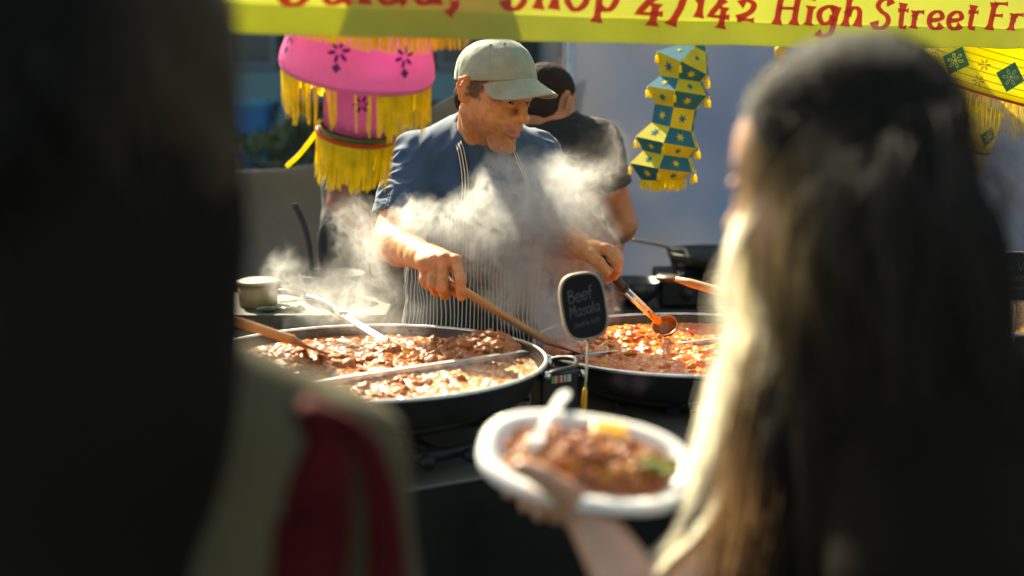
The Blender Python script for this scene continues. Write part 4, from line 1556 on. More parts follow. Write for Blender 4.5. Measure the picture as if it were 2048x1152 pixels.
# eyelets with embroidered rings, one per side panel
for a in (1.05, 2.09, -1.05, -2.09, .0 + .52, -.52):
    ph = .95
    pr = math.cos(ph) ** .8
    c0 = CB + cf * (.099 * pr * math.cos(a) - .010 * ph / 1.57) + cs * .0785 * pr * math.sin(a) + np.array((0, 0, .088 * math.sin(ph) + .008 * math.cos(a) * math.sin(2 * ph)))
    nrm_ = cf * math.cos(a) * .75 + cs * math.sin(a) * .75 + np.array((0, 0, .8)); nrm_ /= np.linalg.norm(nrm_)
    b = basis(nrm_)
    pts = [c0 + nrm_ * .0012 + b @ np.array((.0034 * math.cos(q), .0034 * math.sin(q), 0)) for q in np.linspace(0, 2 * math.pi, 17)]
    MB().tube(pts, .0011, 6, False).build('eyelet', m_cap, capo)
# strap and buckle behind
bk = MB().box(CB - cf * .103 + np.array((0, 0, .008)), (.016, .010, .018), np.stack([cs, cf, (0, 0, 1)], 1))
bevel(bk.build('strap', m_cap, capo, smooth=False), .003)
# brim
nu, nv = 22, 61
vs = []
for j in range(nu):
    t = j / (nu - 1)
    for i in range(nv):
        s_ = -1 + 2 * i / (nv - 1)
        th = s_ * R(72)
        base = cf * .0985 * math.cos(th) + cs * .0785 * math.sin(th)
        L = .066 * max(0, 1 - abs(s_) ** 2.6) ** .62
        lat = abs(math.sin(th))
        p = base + (cf * .97) * L * t + cs * (.10 * s_) * L * t
        z = .004 - .50 * L * t - .030 * (lat ** 2.2) * min(1, L * t / .02 + .15) - .004 * abs(s_) ** 4
        z += .006 * math.cos(th) - .006
        vs.append(CB + p + np.array((0, 0, z)))
br = mk('brim', vs, np.array(gridfaces(nu, nv)), m_cap, capo)
solidify(br, .003, 0)
for tt in (.35, .62, .97):                                     # rows of stitching along the brim
    pts = []
    for i in range(4, nv - 4):
        j = tt * (nu - 1)
        q = np.array(vs[int(j) * nv + i]) * (1 - (j % 1)) + np.array(vs[min(nu - 1, int(j) + 1) * nv + i]) * (j % 1)
        pts.append(q + (0, 0, .0016))
    MB().tube(pts, .0005, 5).build('brim_stitching', m_cap, br)

# t-shirt
m_navy = M_('navy_cotton', (0.024, 0.066, 0.140), 0.85, var=.14, vscale=30, bump=.35, bscale=900, bdist=.001, sheen=.25)
s = SDF(np.array((-.34, 3.0, .92)), np.array((.28, 3.56, 1.50)), .0038)
slL, slR = W(797, 436, 3.195), W(1106, 440, 3.235)
s.ell(chest, (.163, .108, .21), None, .04)
s.ell(waist, (.150, .110, .20), None, .05)
s.ell(hip, (.155, .115, .14), None, .05)
s.cap(neckb + (0, 0.005, -.03), neckb + (0, .01, -.08), .088, .11, .05)
s.cap(shL + (.015, 0, 0), shR - (.015, 0, 0), .056, .056, .05)
s.cap(neckb + (0, .02, -.01), shL + (.02, 0, .012), .056, .050, .04)
s.cap(neckb + (0, .02, -.01), shR + (-.02, 0, .012), .056, .050, .04)
for sh_, sl_, el_ in ((shL, slL, elL), (shR, slR, elR)):
    d_ = (sl_ - sh_); d_ /= np.linalg.norm(d_)
    nrm_ = d_ * .75 + np.array((0, 0, -.5)); nrm_ /= np.linalg.norm(nrm_)
    s.cap(sh_, sl_ + d_ * .08, .0565, .0600, .035, cut=(sl_, nrm_))
    pc = sl_ - d_ * .035
    s.cap(pc, sl_ + d_ * .10, .0535, .0565, .004, 's', cut=(pc, -d_))
NR = basis((.10, -.36, 1.0))
s.torus(neckb + (.004, -.010, .012), NR, (.0665, .0640), .0085, .006)
s.cap(neckb + (.004, -.006, .000), neckb + (.010, -.03, .14), .0610, .0625, .003, 's')
s.ell(HF.p((0, 0, .01)), (.115, .115, .125), None, .0, 's')
v, f = s.mesh()
v = relax(v, f, 2, .4)
nrm = vnormals(v, f)
q = v - chest
# folds: diagonal pulls from the armpits and gathers on the sleeves
side = np.sign(q[:, 0])
dg = np.stack([q[:, 0] + side * q[:, 2] * .55, q[:, 1], q[:, 2] - side * q[:, 0] * .55], 1)
n1 = nz(dg, 26, 9, 9); n2 = nz(dg, 46, 14, 14, 5.0)
slv = smooth01(np.abs(q[:, 0]), .13, .17)
n3 = nz(v, 18, 30, 44, 2.0)
v = v + nrm * ((1 - slv) * (.0065 * (1 - np.abs(n1) * 2) * .6 + .0022 * n2) + slv * (.0055 * (1 - 2 * np.abs(n3)) + .002 * n2))[:, None]
shirt = mk('t_shirt', v, f, m_navy, cook)
tv, tf_ = v.copy(), f.copy()
tree = BVHTree.FromPolygons([Vector(p) for p in tv], [tuple(map(int, q)) for q in tf_])

# striped apron
m_apron = M_('striped_apron', (0.012, 0.012, 0.012), 0.8, bump=.3, bscale=800, bdist=.001)


def stripes(m, period, frac, c0, c1, axis=0):
    nt = m.node_tree
    uvn = nt.nodes.new('ShaderNodeUVMap'); uvn.uv_map = 'UVMap'
    sp = nt.nodes.new('ShaderNodeSeparateXYZ'); nt.links.new(uvn.outputs[0], sp.inputs[0])
    d = nt.nodes.new('ShaderNodeMath'); d.operation = 'DIVIDE'; d.inputs[1].default_value = period
    nt.links.new(sp.outputs[axis], d.inputs[0])
    fr = nt.nodes.new('ShaderNodeMath'); fr.operation = 'FRACT'; nt.links.new(d.outputs[0], fr.inputs[0])
    pp = nt.nodes.new('ShaderNodeMath'); pp.operation = 'SUBTRACT'; pp.inputs[1].default_value = .5; nt.links.new(fr.outputs[0], pp.inputs[0])
    ab = nt.nodes.new('ShaderNodeMath'); ab.operation = 'ABSOLUTE'; nt.links.new(pp.outputs[0], ab.inputs[0])
    mr = nt.nodes.new('ShaderNodeMapRange'); mr.inputs['From Min'].default_value = frac / 2 - .03; mr.inputs['From Max'].default_value = frac / 2 + .03
    mr.inputs['To Min'].default_value = 1; mr.inputs['To Max'].default_value = 0
    nt.links.new(ab.outputs[0], mr.inputs['Value'])
    mx = nt.nodes.new('ShaderNodeMix'); mx.data_type = 'RGBA'; mx.inputs[6].default_value = (*c0, 1); mx.inputs[7].default_value = (*c1, 1)
    nt.links.new(mr.outputs[0], mx.inputs[0]); nt.links.new(mx.outputs[2], prin(m).inputs['Base Color'])


stripes(m_apron, .0098, .26, (.012, .012, .012), (.55, .53, .47))
ztop = W(1000, 422, 3.26)[2]; zbot = .62
fwd = np.array((.13, -1.0, 0)); fwd /= np.linalg.norm(fwd)
lat = np.array((-fwd[1], fwd[0], 0))
nu, nv = 110, 120
vs, uvs = [], []
for i in range(nu):
    t = i / (nu - 1)
    z = ztop + (zbot - ztop) * t
    k = smooth01(np.array(ztop - z), 0.0, .17)
    hw = .082 + .03 * math.sqrt(max(0, min(1, (ztop - z) / .03))) * .3 + float(k) * .17
    zc = np.clip(z, .80, 1.30)
    cen = np.array((waist[0] + .004, waist[1], z))
    if z > waist[2]:
        cen = waist + (chest - waist) * (z - waist[2]) / (chest[2] - waist[2]); cen[2] = z
    row = []
    for j in range(nv):
        x = (j / (nv - 1) - .5) * 2 * hw
        ang = x / .135
        d_ = fwd * math.cos(ang) + lat * math.sin(ang)
        zz = max(z, .90)
        o_ = Vector((cen[0], cen[1], zz)) + Vector(d_) * .5
        hit = tree.ray_cast(o_, Vector(-d_), .5)
        r = .5 - hit[3] if hit[0] is not None else .14
        row.append(r)
    row = np.array(row)
    for _ in range(6):
        row[1:-1] = (row[:-2] + 2 * row[1:-1] + row[2:]) / 4
    for j in range(nv):
        x = (j / (nv - 1) - .5) * 2 * hw
        ang = x / .135
        d_ = fwd * math.cos(ang) + lat * math.sin(ang)
        fold = .010 * noise.noise((x * 16, z * 3.0, 4)) + .006 * noise.noise((x * 34, z * 5, 8))
        gather = math.exp(-((z - waist[2] - .02) / .035) ** 2)
        fold += gather * .006 * math.sin(x * 120 + 3 * noise.noise((x * 9, z * 9, 0)))
        drop = .02 * smooth01(np.array(waist[2] - z), .05, .3)
        vs.append(cen * (1, 1, 0) + np.array((0, 0, z + .006 * noise.noise((x * 11, z * 8, 2)))) + d_ * (row[j] + .011 + max(fold, -.006) + float(drop)))
        uvs.append((x + .0045 * noise.noise((x * 10, z * 7, 1)) + gather * .004 * noise.noise((x * 20, z * 30, 4)), z))
v = np.array(vs).reshape(nu, nv, 3)
for _ in range(3):
    v[1:-1] = (v[:-2] + 2 * v[1:-1] + v[2:]) / 4
ap = mk('apron', v.reshape(-1, 3), np.array(gridfaces(nu, nv)), m_apron, cook, uv=np.array(uvs))
solidify(ap, .0018, 0)
m_strap = M_('apron_strap', (0.012, 0.012, 0.012), 0.8)
stripes(m_strap, .0070, .34, (.012, .012, .012), (.62, .60, .54))


def ribbon(name, pts, w, up, mat_, parent, push=.0):
    p = catmull(pts, 8)
    t = np.gradient(p, axis=0); t /= np.linalg.norm(t, axis=1)[:, None]
    vs, uv = [], []
    L = 0
    for i in range(len(p)):
        n_ = np.asarray(up(p[i]), float); n_ -= t[i] * (n_ @ t[i]); n_ /= np.linalg.norm(n_)
        x = np.cross(t[i], n_)
        if i: L += np.linalg.norm(p[i] - p[i - 1])
        for j in range(5):
            k = (j / 4 - .5)
            vs.append(p[i] + x * k * w + n_ * (push + .001 * (1 - 4 * k * k)))
            uv.append((k * w + .00175, L))
    o = mk(name, vs, np.array(gridfaces(len(p), 5)), mat_, parent, uv=np.array(uv))
    return solidify(o, .0014, 0)


def on_shirt(px, py, Yg, off=.006):
    """point on the shirt front under this spot"""
    a = W(px, py, 2.7); b = W(px, py, 3.6)
    d_ = Vector(b - a).normalized()
    h = tree.ray_cast(Vector(a), d_, 1.2)
    if h[0] is None:
        return W(px, py, Yg)
    return np.array(h[0]) - np.array(d_) * off


outn = lambda p: (p - np.array((neckb[0], neckb[1] + .03, p[2]))) * np.array((1, 1, 0)) + np.array((0, 0, .02))
def strap(pix, tail, w):
    p = catmull(np.array([(a, b, 0.0) for a, b in pix]), 6)
    pts = [on_shirt(a, b, 3.25, .004) for a, b, _ in p] + tail
    pts = np.array(pts)
    for _ in range(2):
        pts[1:-1] = (pts[:-2] + 2 * pts[1:-1] + pts[2:]) / 4
    ribbon('neck_strap', pts[::2], w, outn, m_strap, ap, .005)


strap([(924, 428), (930, 390), (930, 350), (925, 315), (920, 290)], [W(917, 276, 3.285), W(920, 262, 3.335), W(945, 254, 3.385)], .019)
strap([(1068, 424), (1056, 380), (1042, 340), (1028, 308)], [W(1014, 289, 3.295), W(1000, 268, 3.36), W(980, 258, 3.39)], .017)

# trousers and shoes, out of sight behind the counter
m_trous = M_('black_trousers', (0.014, 0.014, 0.016), 0.85, var=.2, vscale=8, bump=.3, bscale=60)


def trousers(parent, hipc, w, dirv, name='trousers', mat_=None, hiph=.92, shoe=None):
    dirv = np.asarray(dirv, float)
    lt = np.array((-dirv[1], dirv[0], 0))
    s = SDF(np.array((hipc[0] - .35, hipc[1] - .35, .0)), np.array((hipc[0] + .35, hipc[1] + .35, hiph + .14)), .011)
    s.ell(np.array((hipc[0], hipc[1], hiph)), (w, .11, .12), None, .03)
    for sg in (-1, 1):
        h_ = np.array((hipc[0], hipc[1], hiph - .06)) + lt * .085 * sg
        kn = h_ * (1, 1, 0) + dirv * .02 + np.array((0, 0, .48)); an = h_ * (1, 1, 0) + np.array((0, 0, .07))
        s.cap(h_, kn, .088, .064, .05); s.cap(kn, an, .064, .055, .03)
    v, f = s.mesh()
    o = mk(name, v, f, mat_ or m_trous, parent)
    for sg in (-1, 1):
        h_ = np.array((hipc[0], hipc[1], 0)) + lt * .085 * sg
        s = SDF(h_ - .26, h_ + .26, .009)
        s.cap(h_ + (0, 0, .045) - dirv * .05, h_ + dirv * .15 + (0, 0, .032), .042, .034, .01, cut=((0, 0, .004), (0, 0, -1)))
        v, f = s.mesh()
        mk('shoe', v, f, m_rubber, parent)
    return o


trousers(cook, (hip[0], hip[1]), .150, (0, -1, 0), hiph=.90)
# ------------------------------------------------------------------ helper and second cook, behind
m_grey_tee = M_('grey_cotton', (0.17, 0.165, 0.16), 0.85, var=.1, vscale=20, bump=.3, bscale=500)
m_black_tee = M_('black_cotton', (0.010, 0.010, 0.011), 0.85, var=.2, vscale=20, bump=.3, bscale=500)


def folds(v, f, amp=.006, sc=14):
    n = vnormals(v, f)
    return v + n * (amp * (1 - 2 * np.abs(nz(v, sc, sc, sc * .6))) * .7 + amp * .4 * nz(v, sc * 2.4))[:, None]


hp_ = thing('person', 'helper in pale grey t-shirt and black apron standing behind the pink lantern', 'person', (W(735, 500, 4.25)[0], 4.25, 0))
nb = W(748, 235, 4.25); sh1 = W(690, 290, 4.17); sh2 = W(800, 285, 4.40); ch_ = W(745, 370, 4.28); wa_ = W(730, 500, 4.30)
el1 = W(682, 412, 4.10); wr1 = W(772, 462, 4.00); el2 = W(815, 420, 4.34); wr2 = W(835, 480, 4.1)
HF2 = Frame(W(752, 160, 4.20), euler(0, 0, 62) @ euler(24, 0, 0), .95)
s = SDF(np.array((-.75, 3.85, .85)), np.array((-.10, 4.62, 1.72)), .006)
add_head(s, HF2, False)
s.cap(HF2.p((0, .02, -.05)), nb, .050, .055, .03); s.cap(nb, nb + (0, 0, -.08), .06, .08, .03)
s.ell(ch_, (.135, .10, .19), None, .04); s.ell(wa_, (.13, .10, .18), None, .04); s.cap(sh1, sh2, .046, .046, .04)
for a_, b_, c_ in ((sh1, el1, wr1), (sh2, el2, wr2)):
    s.cap(a_, b_, .050, .041, .03); s.cap(b_, b_ + (c_ - b_) * .4, .042, .041, .01); s.cap(b_ + (c_ - b_) * .4, c_, .041, .028, .012)
    d_ = (c_ - b_) / np.linalg.norm(c_ - b_)
    s.ell(c_ + d_ * .045, (.030, .026, .040), basis(d_), .012)
    for k in range(4):
        o = c_ + d_ * .075 + np.array((0, .012 * (k - 1.5), .006 * (1.5 - k)))
        finger(s, [o, o + d_ * .028 + (0, 0, -.010), o + d_ * .036 + (0, 0, -.032)], .0095, .0075)
    finger(s, [c_ + d_ * .02 + (0, -.022, 0), c_ + d_ * .05 + (0, -.038, -.006), c_ + d_ * .075 + (0, -.036, -.020)], .012, .008)
v, f = s.mesh()
mk('body', v, f, m_skin_dark, hp_, col=np.tile((.24, .075, .032), (len(v), 1)))
short_hair(HF2, hp_, full=True, h=.005)
s = SDF(np.array((-.75, 3.95, .85)), np.array((-.10, 4.62, 1.55)), .006)
s.ell(ch_, (.150, .112, .20), None, .04); s.ell(wa_, (.142, .11, .20), None, .05); s.cap(sh1, sh2, .056, .056, .05)
s.cap(nb + (0, 0, -.03), nb + (0, 0, -.08), .075, .10, .05)
for a_, b_ in ((sh1, el1), (sh2, el2)):
    q_ = a_ + (b_ - a_) * .50; d_ = (b_ - a_) / np.linalg.norm(b_ - a_)
    s.cap(a_, b_, .060, .064, .035, cut=(q_, d_)); s.cap(q_ - d_ * .03, q_ + d_ * .1, .054, .056, .004, 's', cut=(q_ - d_ * .03, -d_))
s.cap(nb + (0, 0, -.015), nb + (0, 0, .1), .060, .062, .004, 's')
v, f = s.mesh(); v = folds(v, f)
mk('t_shirt', v, f, m_grey_tee, hp_)
# bib apron over the shirt, wrapped from the front round to the hips
tr2 = BVHTree.FromPolygons([Vector(p) for p in v], [tuple(map(int, q)) for q in f])


def wrap_apron(parent, name, tr, cen, fw, zt, zb, hw_top, hw_bot, rr, mat_, nu=60, nv=70, uvs_=False):
    fw = np.asarray(fw, float); fw /= np.linalg.norm(fw); lt = np.array((-fw[1], fw[0], 0))
    vs, uv = [], []
    for i in range(nu):
        z = zt + (zb - zt) * i / (nu - 1)
        hw = hw_top + (hw_bot - hw_top) * float(smooth01(np.array(zt - z), .10, .26))
        row = []
        for j in range(nv):
            a = (j / (nv - 1) - .5) * 2 * hw / rr
            d_ = fw * math.cos(a) + lt * math.sin(a)
            h = tr.ray_cast(Vector((cen[0], cen[1], max(z, cen[2]))) + Vector(d_) * .6, Vector(-d_), .6)
            row.append(.6 - h[3] if h[0] is not None else rr)
        row = np.array(row)
        for _ in range(6):
            row[1:-1] = (row[:-2] + 2 * row[1:-1] + row[2:]) / 4
        for j in range(nv):
            x = (j / (nv - 1) - .5) * 2 * hw
            a = x / rr
            d_ = fw * math.cos(a) + lt * math.sin(a)
            vs.append(np.array((cen[0], cen[1], z)) + d_ * (row[j] + .012 + .008 * noise.noise((x * 18, z * 4, 3))))
            uv.append((x, z))
    o = mk(name, vs, np.array(gridfaces(nu, nv)), mat_, parent, uv=np.array(uv))
    return solidify(o, .002, 0)


wrap_apron(hp_, 'apron', tr2, (wa_[0], wa_[1], .95), (.72, -.70, 0), W(0, 300, 4.2)[2], .48, .10, .27, .14, m_black_tee)
trousers(hp_, (wa_[0], wa_[1]), .145, (.8, -.6, 0), hiph=.94)

bm_ = thing('person', 'man in black t-shirt and striped apron with his back turned, cropped dark hair', 'person', (W(1110, 500, 4.05)[0], 4.05, 0))
HF3 = Frame(W(1096, 205, 4.02), euler(0, 0, 148) @ euler(22, 0, 0), .93)
nb = W(1100, 248, 4.02); sh1 = W(1022, 292, 4.10); sh2 = W(1196, 288, 3.98); ch_ = W(1112, 380, 4.05); wa_ = W(1112, 520, 4.12)
el2 = W(1246, 448, 4.00); wr2 = W(1236, 470, 4.24); el1 = W(1000, 450, 4.16); wr1 = W(1040, 470, 4.36)
s = SDF(np.array((-.18, 3.72, .85)), np.array((.50, 4.52, 1.72)), .006)
add_head(s, HF3, False)
s.cap(HF3.p((0, .02, -.05)), nb, .052, .060, .03); s.cap(nb, nb + (0, .01, -.08), .064, .09, .03)
s.ell(ch_, (.155, .105, .19), None, .04); s.ell(wa_, (.145, .10, .18), None, .04); s.cap(sh1, sh2, .050, .050, .04)
for a_, b_, c_ in ((sh1, el1, wr1), (sh2, el2, wr2)):
    s.cap(a_, b_, .050, .040, .03); s.cap(b_, b_ + (c_ - b_) * .4, .041, .041, .01); s.cap(b_ + (c_ - b_) * .4, c_, .041, .028, .012)
    d_ = (c_ - b_) / np.linalg.norm(c_ - b_)
    s.ell(c_ + d_ * .045, (.030, .026, .040), basis(d_), .012)
    for k in range(4):
        o = c_ + d_ * .075 + np.array((.012 * (k - 1.5), 0, 0))
        finger(s, [o, o + d_ * .028 + (0, 0, -.010), o + d_ * .036 + (0, 0, -.032)], .0095, .0075)
    finger(s, [c_ + d_ * .02 + (-.022, 0, 0), c_ + d_ * .05 + (-.038, 0, -.006), c_ + d_ * .075 + (-.036, 0, -.020)], .012, .008)
v, f = s.mesh()
mk('body', v, f, m_skin_dark, bm_, col=np.tile((.40, .165, .075), (len(v), 1)))
short_hair(HF3, bm_, full=True, h=.004)
s = SDF(np.array((-.18, 3.80, .85)), np.array((.50, 4.52, 1.56)), .006)
s.ell(ch_, (.178, .125, .21), None, .04); s.ell(wa_, (.160, .115, .20), None, .05); s.cap(sh1, sh2, .062, .062, .06)
s.cap(nb + (0, 0, -.025), nb + (0, 0, -.08), .080, .11, .06)
for a_, b_ in ((sh1, el1), (sh2, el2)):
    q_ = a_ + (b_ - a_) * .55; d_ = (b_ - a_) / np.linalg.norm(b_ - a_)
    s.cap(a_, b_, .060, .062, .035, cut=(q_, d_)); s.cap(q_ - d_ * .03, q_ + d_ * .1, .052, .054, .004, 's', cut=(q_ - d_ * .03, -d_))
s.cap(nb + (0, 0, -.010), nb + (0, .02, .1), .064, .066, .004, 's')
v, f = s.mesh(); v = folds(v, f)
mk('t_shirt', v, f, m_black_tee, bm_)
tr3 = BVHTree.FromPolygons([Vector(p) for p in v], [tuple(map(int, q)) for q in f])
m_apron2 = M_('striped_apron_shade', (0.012, 0.012, 0.012), 0.8)  # same two stripe colours as the cook's apron
stripes(m_apron2, .0098, .30, (.012, .012, .012), (.55, .53, .47))
wrap_apron(bm_, 'apron', tr3, (wa_[0], wa_[1], .95), (.62, .78, 0), W(0, 330, 4.2)[2], .50, .10, .30, .16, m_apron2)
trousers(bm_, (wa_[0], wa_[1]), .155, (.5, .85, 0), hiph=.94)

# ------------------------------------------------------------------ back bench with stove, pans, tub
m_bench = M_('dark_bench', (0.02, 0.02, 0.02), 0.5, var=.3, vscale=6)
m_tan = M_('tan_plastic', (0.42, 0.30, 0.14), 0.5, var=.12, vscale=6)
m_brushed = M_('brushed_handle', (0.38, 0.30, 0.22), 0.3, metal=.8)
bz_ = W(1300, 600, 4.30)[2]
bt_ = thing('back_bench', 'dark bench holding the frying pan in front of the blue canvas', 'bench', (W(1380, 600, 4.45)[0], 4.45, 0))
cx = bt_.location.x
bevel(MB().box((cx, 4.45, bz_ - .04), (.66, .46, .045)).build('bench_top', m_bench, bt_, smooth=False), .004)
for sx in (-1, 1):
    for sy in (-1, 1):
        MB().box((cx + sx * .30, 4.45 + sy * .20, (bz_ - .063) / 2), (.04, .04, bz_ - .064)).build('leg', m_bench, bt_, smooth=False)
st = thing('camp_stove', 'low black camp stove under the frying pan with bent handle', 'stove', (W(1425, 590, 4.35)[0], 4.40, bz_ - .017))
bevel(MB().box((0, 0, .045), (.34, .28, .085)).build('body', m_cast, st, world=False, smooth=False), .008)
for k in (-1, 1):
    MB().tube([(k * .09, -.142, .045), (k * .09, -.158, .045)], .018, 14).build('knob', m_rubber, st, world=False)
for k in range(4):
    MB().box(((k - 1.5) * .07, 0, .095), (.012, .25, .014)).build('pan_support', m_cast, st, world=False, smooth=False)
fz = bz_ + .088
fp = thing('frying_pan', 'black frying pan with long bent metal handle on the camp stove', 'pan', (st.location.x + .01, 4.40, fz))
MB().lathe([(.0001, .001), (.115, .001), (.135, .012), (.150, .050), (.148, .051), (.132, .016), (.113, .005), (.0001, .005)], 64).build('body', m_pan, fp, world=False)
hpts = [W(1375, 520, 4.40), W(1371, 503, 4.41), W(1364, 498, 4.41), W(1350, 499, 4.40), W(1342, 502, 4.40), W(1334, 493, 4.39), W(1300, 485, 4.36), W(1264, 479, 4.33)]
MB().tube(catmull(hpts, 6), .0062, 10).build('handle', m_brushed, fp)
wk = thing('wok', 'small black wok with reddish wooden handle on the bench beside the camp stove', 'pan', (W(1270, 570, 4.25)[0], 4.30, bz_ - .012))
MB().lathe([(.0001, .001), (.045, .003), (.072, .030), (.088, .075), (.086, .075), (.069, .031), (.043, .007), (.0001, .005)], 48).build('body', m_pan, wk, world=False)
MB().tube([W(1312, 556, 4.22), W(1335, 559, 4.20), W(1366, 561, 4.18)], [.008, .010, .009], 10).build('handle', M_('red_brown_wood', (.30, .10, .05), .4, var=.2), wk)
# bench on the other side with tub, wok and spatula
lz = W(560, 622, 3.60)[2]
lb = thing('prep_bench', 'prep bench with tan top behind the beef curry pan holding the tub', 'bench', (W(560, 640, 3.72)[0], 3.72, 0))
cx = lb.location.x
bevel(MB().box((cx, 3.72, lz - .02), (.60, .34, .04)).build('bench_top', M_('tan_bench_top', (.060, .046, .028), .5, var=.2, vscale=6), lb, smooth=False), .004)
for sx in (-1, 1):
    for sy in (-1, 1):
        MB().box((cx + sx * .27, 3.72 + sy * .14, (lz - .041) / 2), (.035, .035, lz - .042)).build('leg', m_bench, lb, smooth=False)
tq = W(515, 560, 3.68)
tb = thing('tub', 'round tan plastic tub with lid on the prep bench', 'tub', (tq[0], 3.68, lz + .001))
hh = tq[2] - lz
MB().lathe([(.0001, .0), (.050, .0), (.054, hh * .82), (.0001, hh * .82)], 40).build('body', m_tan, tb, world=False)
MB().lathe([(.0001, hh), (.050, hh), (.057, hh * .96), (.058, hh * .82 + .001), (.0552, hh * .82 + .001)], 40).build('lid', m_tan, tb, world=False)
wq = W(665, 590, 3.78)
wp = thing('stock_pan', 'black saucepan standing at the back below the helper', 'pan', (wq[0], 3.78, lz + .001))
MB().lathe([(.0001, .0), (.075, .0), (.085, .010), (.088, .070), (.086, .070), (.082, .012), (.0001, .005)], 48).build('body', m_pan, wp, world=False)
MB().tube([wq + (-.085, 0, .0) , wq + (-.12, -.01, .01), wq + (-.15, -.02, .012)], .008, 10).build('handle', m_rubber, wp)
sp_ = thing('spatula', 'long black spatula standing upright out of the saucepan', 'spatula', W(628, 585, 3.75))
spts = [W(630, 590, 3.74), W(624, 545, 3.745), W(618, 490, 3.75), W(606, 445, 3.76), W(588, 408, 3.77)]
MB().tube(catmull(spts, 6), np.linspace(.006, .0085, 25), 10).build('handle', m_rubber, sp_)
b_ = basis(np.array(spts[0]) - np.array(spts[1]))
MB().box(W(631, 600, 3.74), (.05, .003, .07), b_ @ np.array([[1, 0, 0], [0, 1, 0], [0, 0, 1]])).build('blade', m_rubber, sp_, smooth=False)
for k in range(5):
    q = W(540 + 14 * k, 610 + (k % 2) * 3, 3.58 + .02 * (k % 3))
    q[2] = lz + .008
    a = k * 1.1
    d_ = np.array((math.cos(a), math.sin(a) * .5, 0))
    c = thing('chilli', ['dark green chilli lying at the tub end of the prep bench', 'second green chilli along from the tub on the prep bench', 'green chilli in the middle of the row on the prep bench',
                         'fourth green chilli from the tub on the prep bench', 'green chilli nearest the saucepan on the prep bench'][k], 'chilli', q, 'green chillies on the prep bench')
    MB().tube([q - d_ * .035, q - d_ * .015, q + d_ * .01, q + d_ * .035 + (0, 0, .004)], [.003, .0075, .0065, .0015], 10).build('fruit', M_('chilli_green', (.04, .10, .02), .25), c)
    MB().tube([q - d_ * .034, q - d_ * .048 + (0, 0, .006)], [.0022, .0018], 6).build('stalk', M_('chilli_stalk', (.09, .12, .03), .5), c)
# ------------------------------------------------------------------ the two women in front
def hair_mat(name, root, tip):
    m = M_(name, tip, .42, attr=True, spec=.25, transl=.25)
    return m


m_hcore = M_('hair_underlayer', (.012, .010, .008), .95, attr=True, spec=.05)


m_hairA = hair_mat('dark_brown_hair', (.02, .014, .01), (.2, .13, .06))
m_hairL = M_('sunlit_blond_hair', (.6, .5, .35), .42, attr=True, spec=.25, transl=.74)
m_hairB = hair_mat('black_hair', (.008, .007, .006), (.02, .016, .012))


def strands(name, parent, paths, radius, cols, mat_):
    """paths: n x m x 3 world points"""
    n, m_, _ = paths.shape
    cu = bpy.data.hair_curves.new(name)
    cu.add_curves([m_] * n)
    off = np.array(wloc(parent))
    cu.attributes['position'].data.foreach_set('vector', (paths - off).astype(np.float32).ravel())
    ra = cu.attributes.get('radius') or cu.attributes.new('radius', 'FLOAT', 'POINT')
    t = np.linspace(0, 1, m_)
    ra.data.foreach_set('value', np.tile(radius * (1 - .6 * t ** 3), n).astype(np.float32))
    ca = cu.attributes.new('col', 'FLOAT_COLOR', 'POINT')
    c = np.ones((n * m_, 4), np.float32); c[:, :3] = cols.reshape(-1, 3)
    ca.data.foreach_set('color', c.ravel())
    cu.materials.append(mat_)
    o = bpy.data.objects.new(name, cu)
    COL.objects.link(o)
    o.parent = parent
    return o


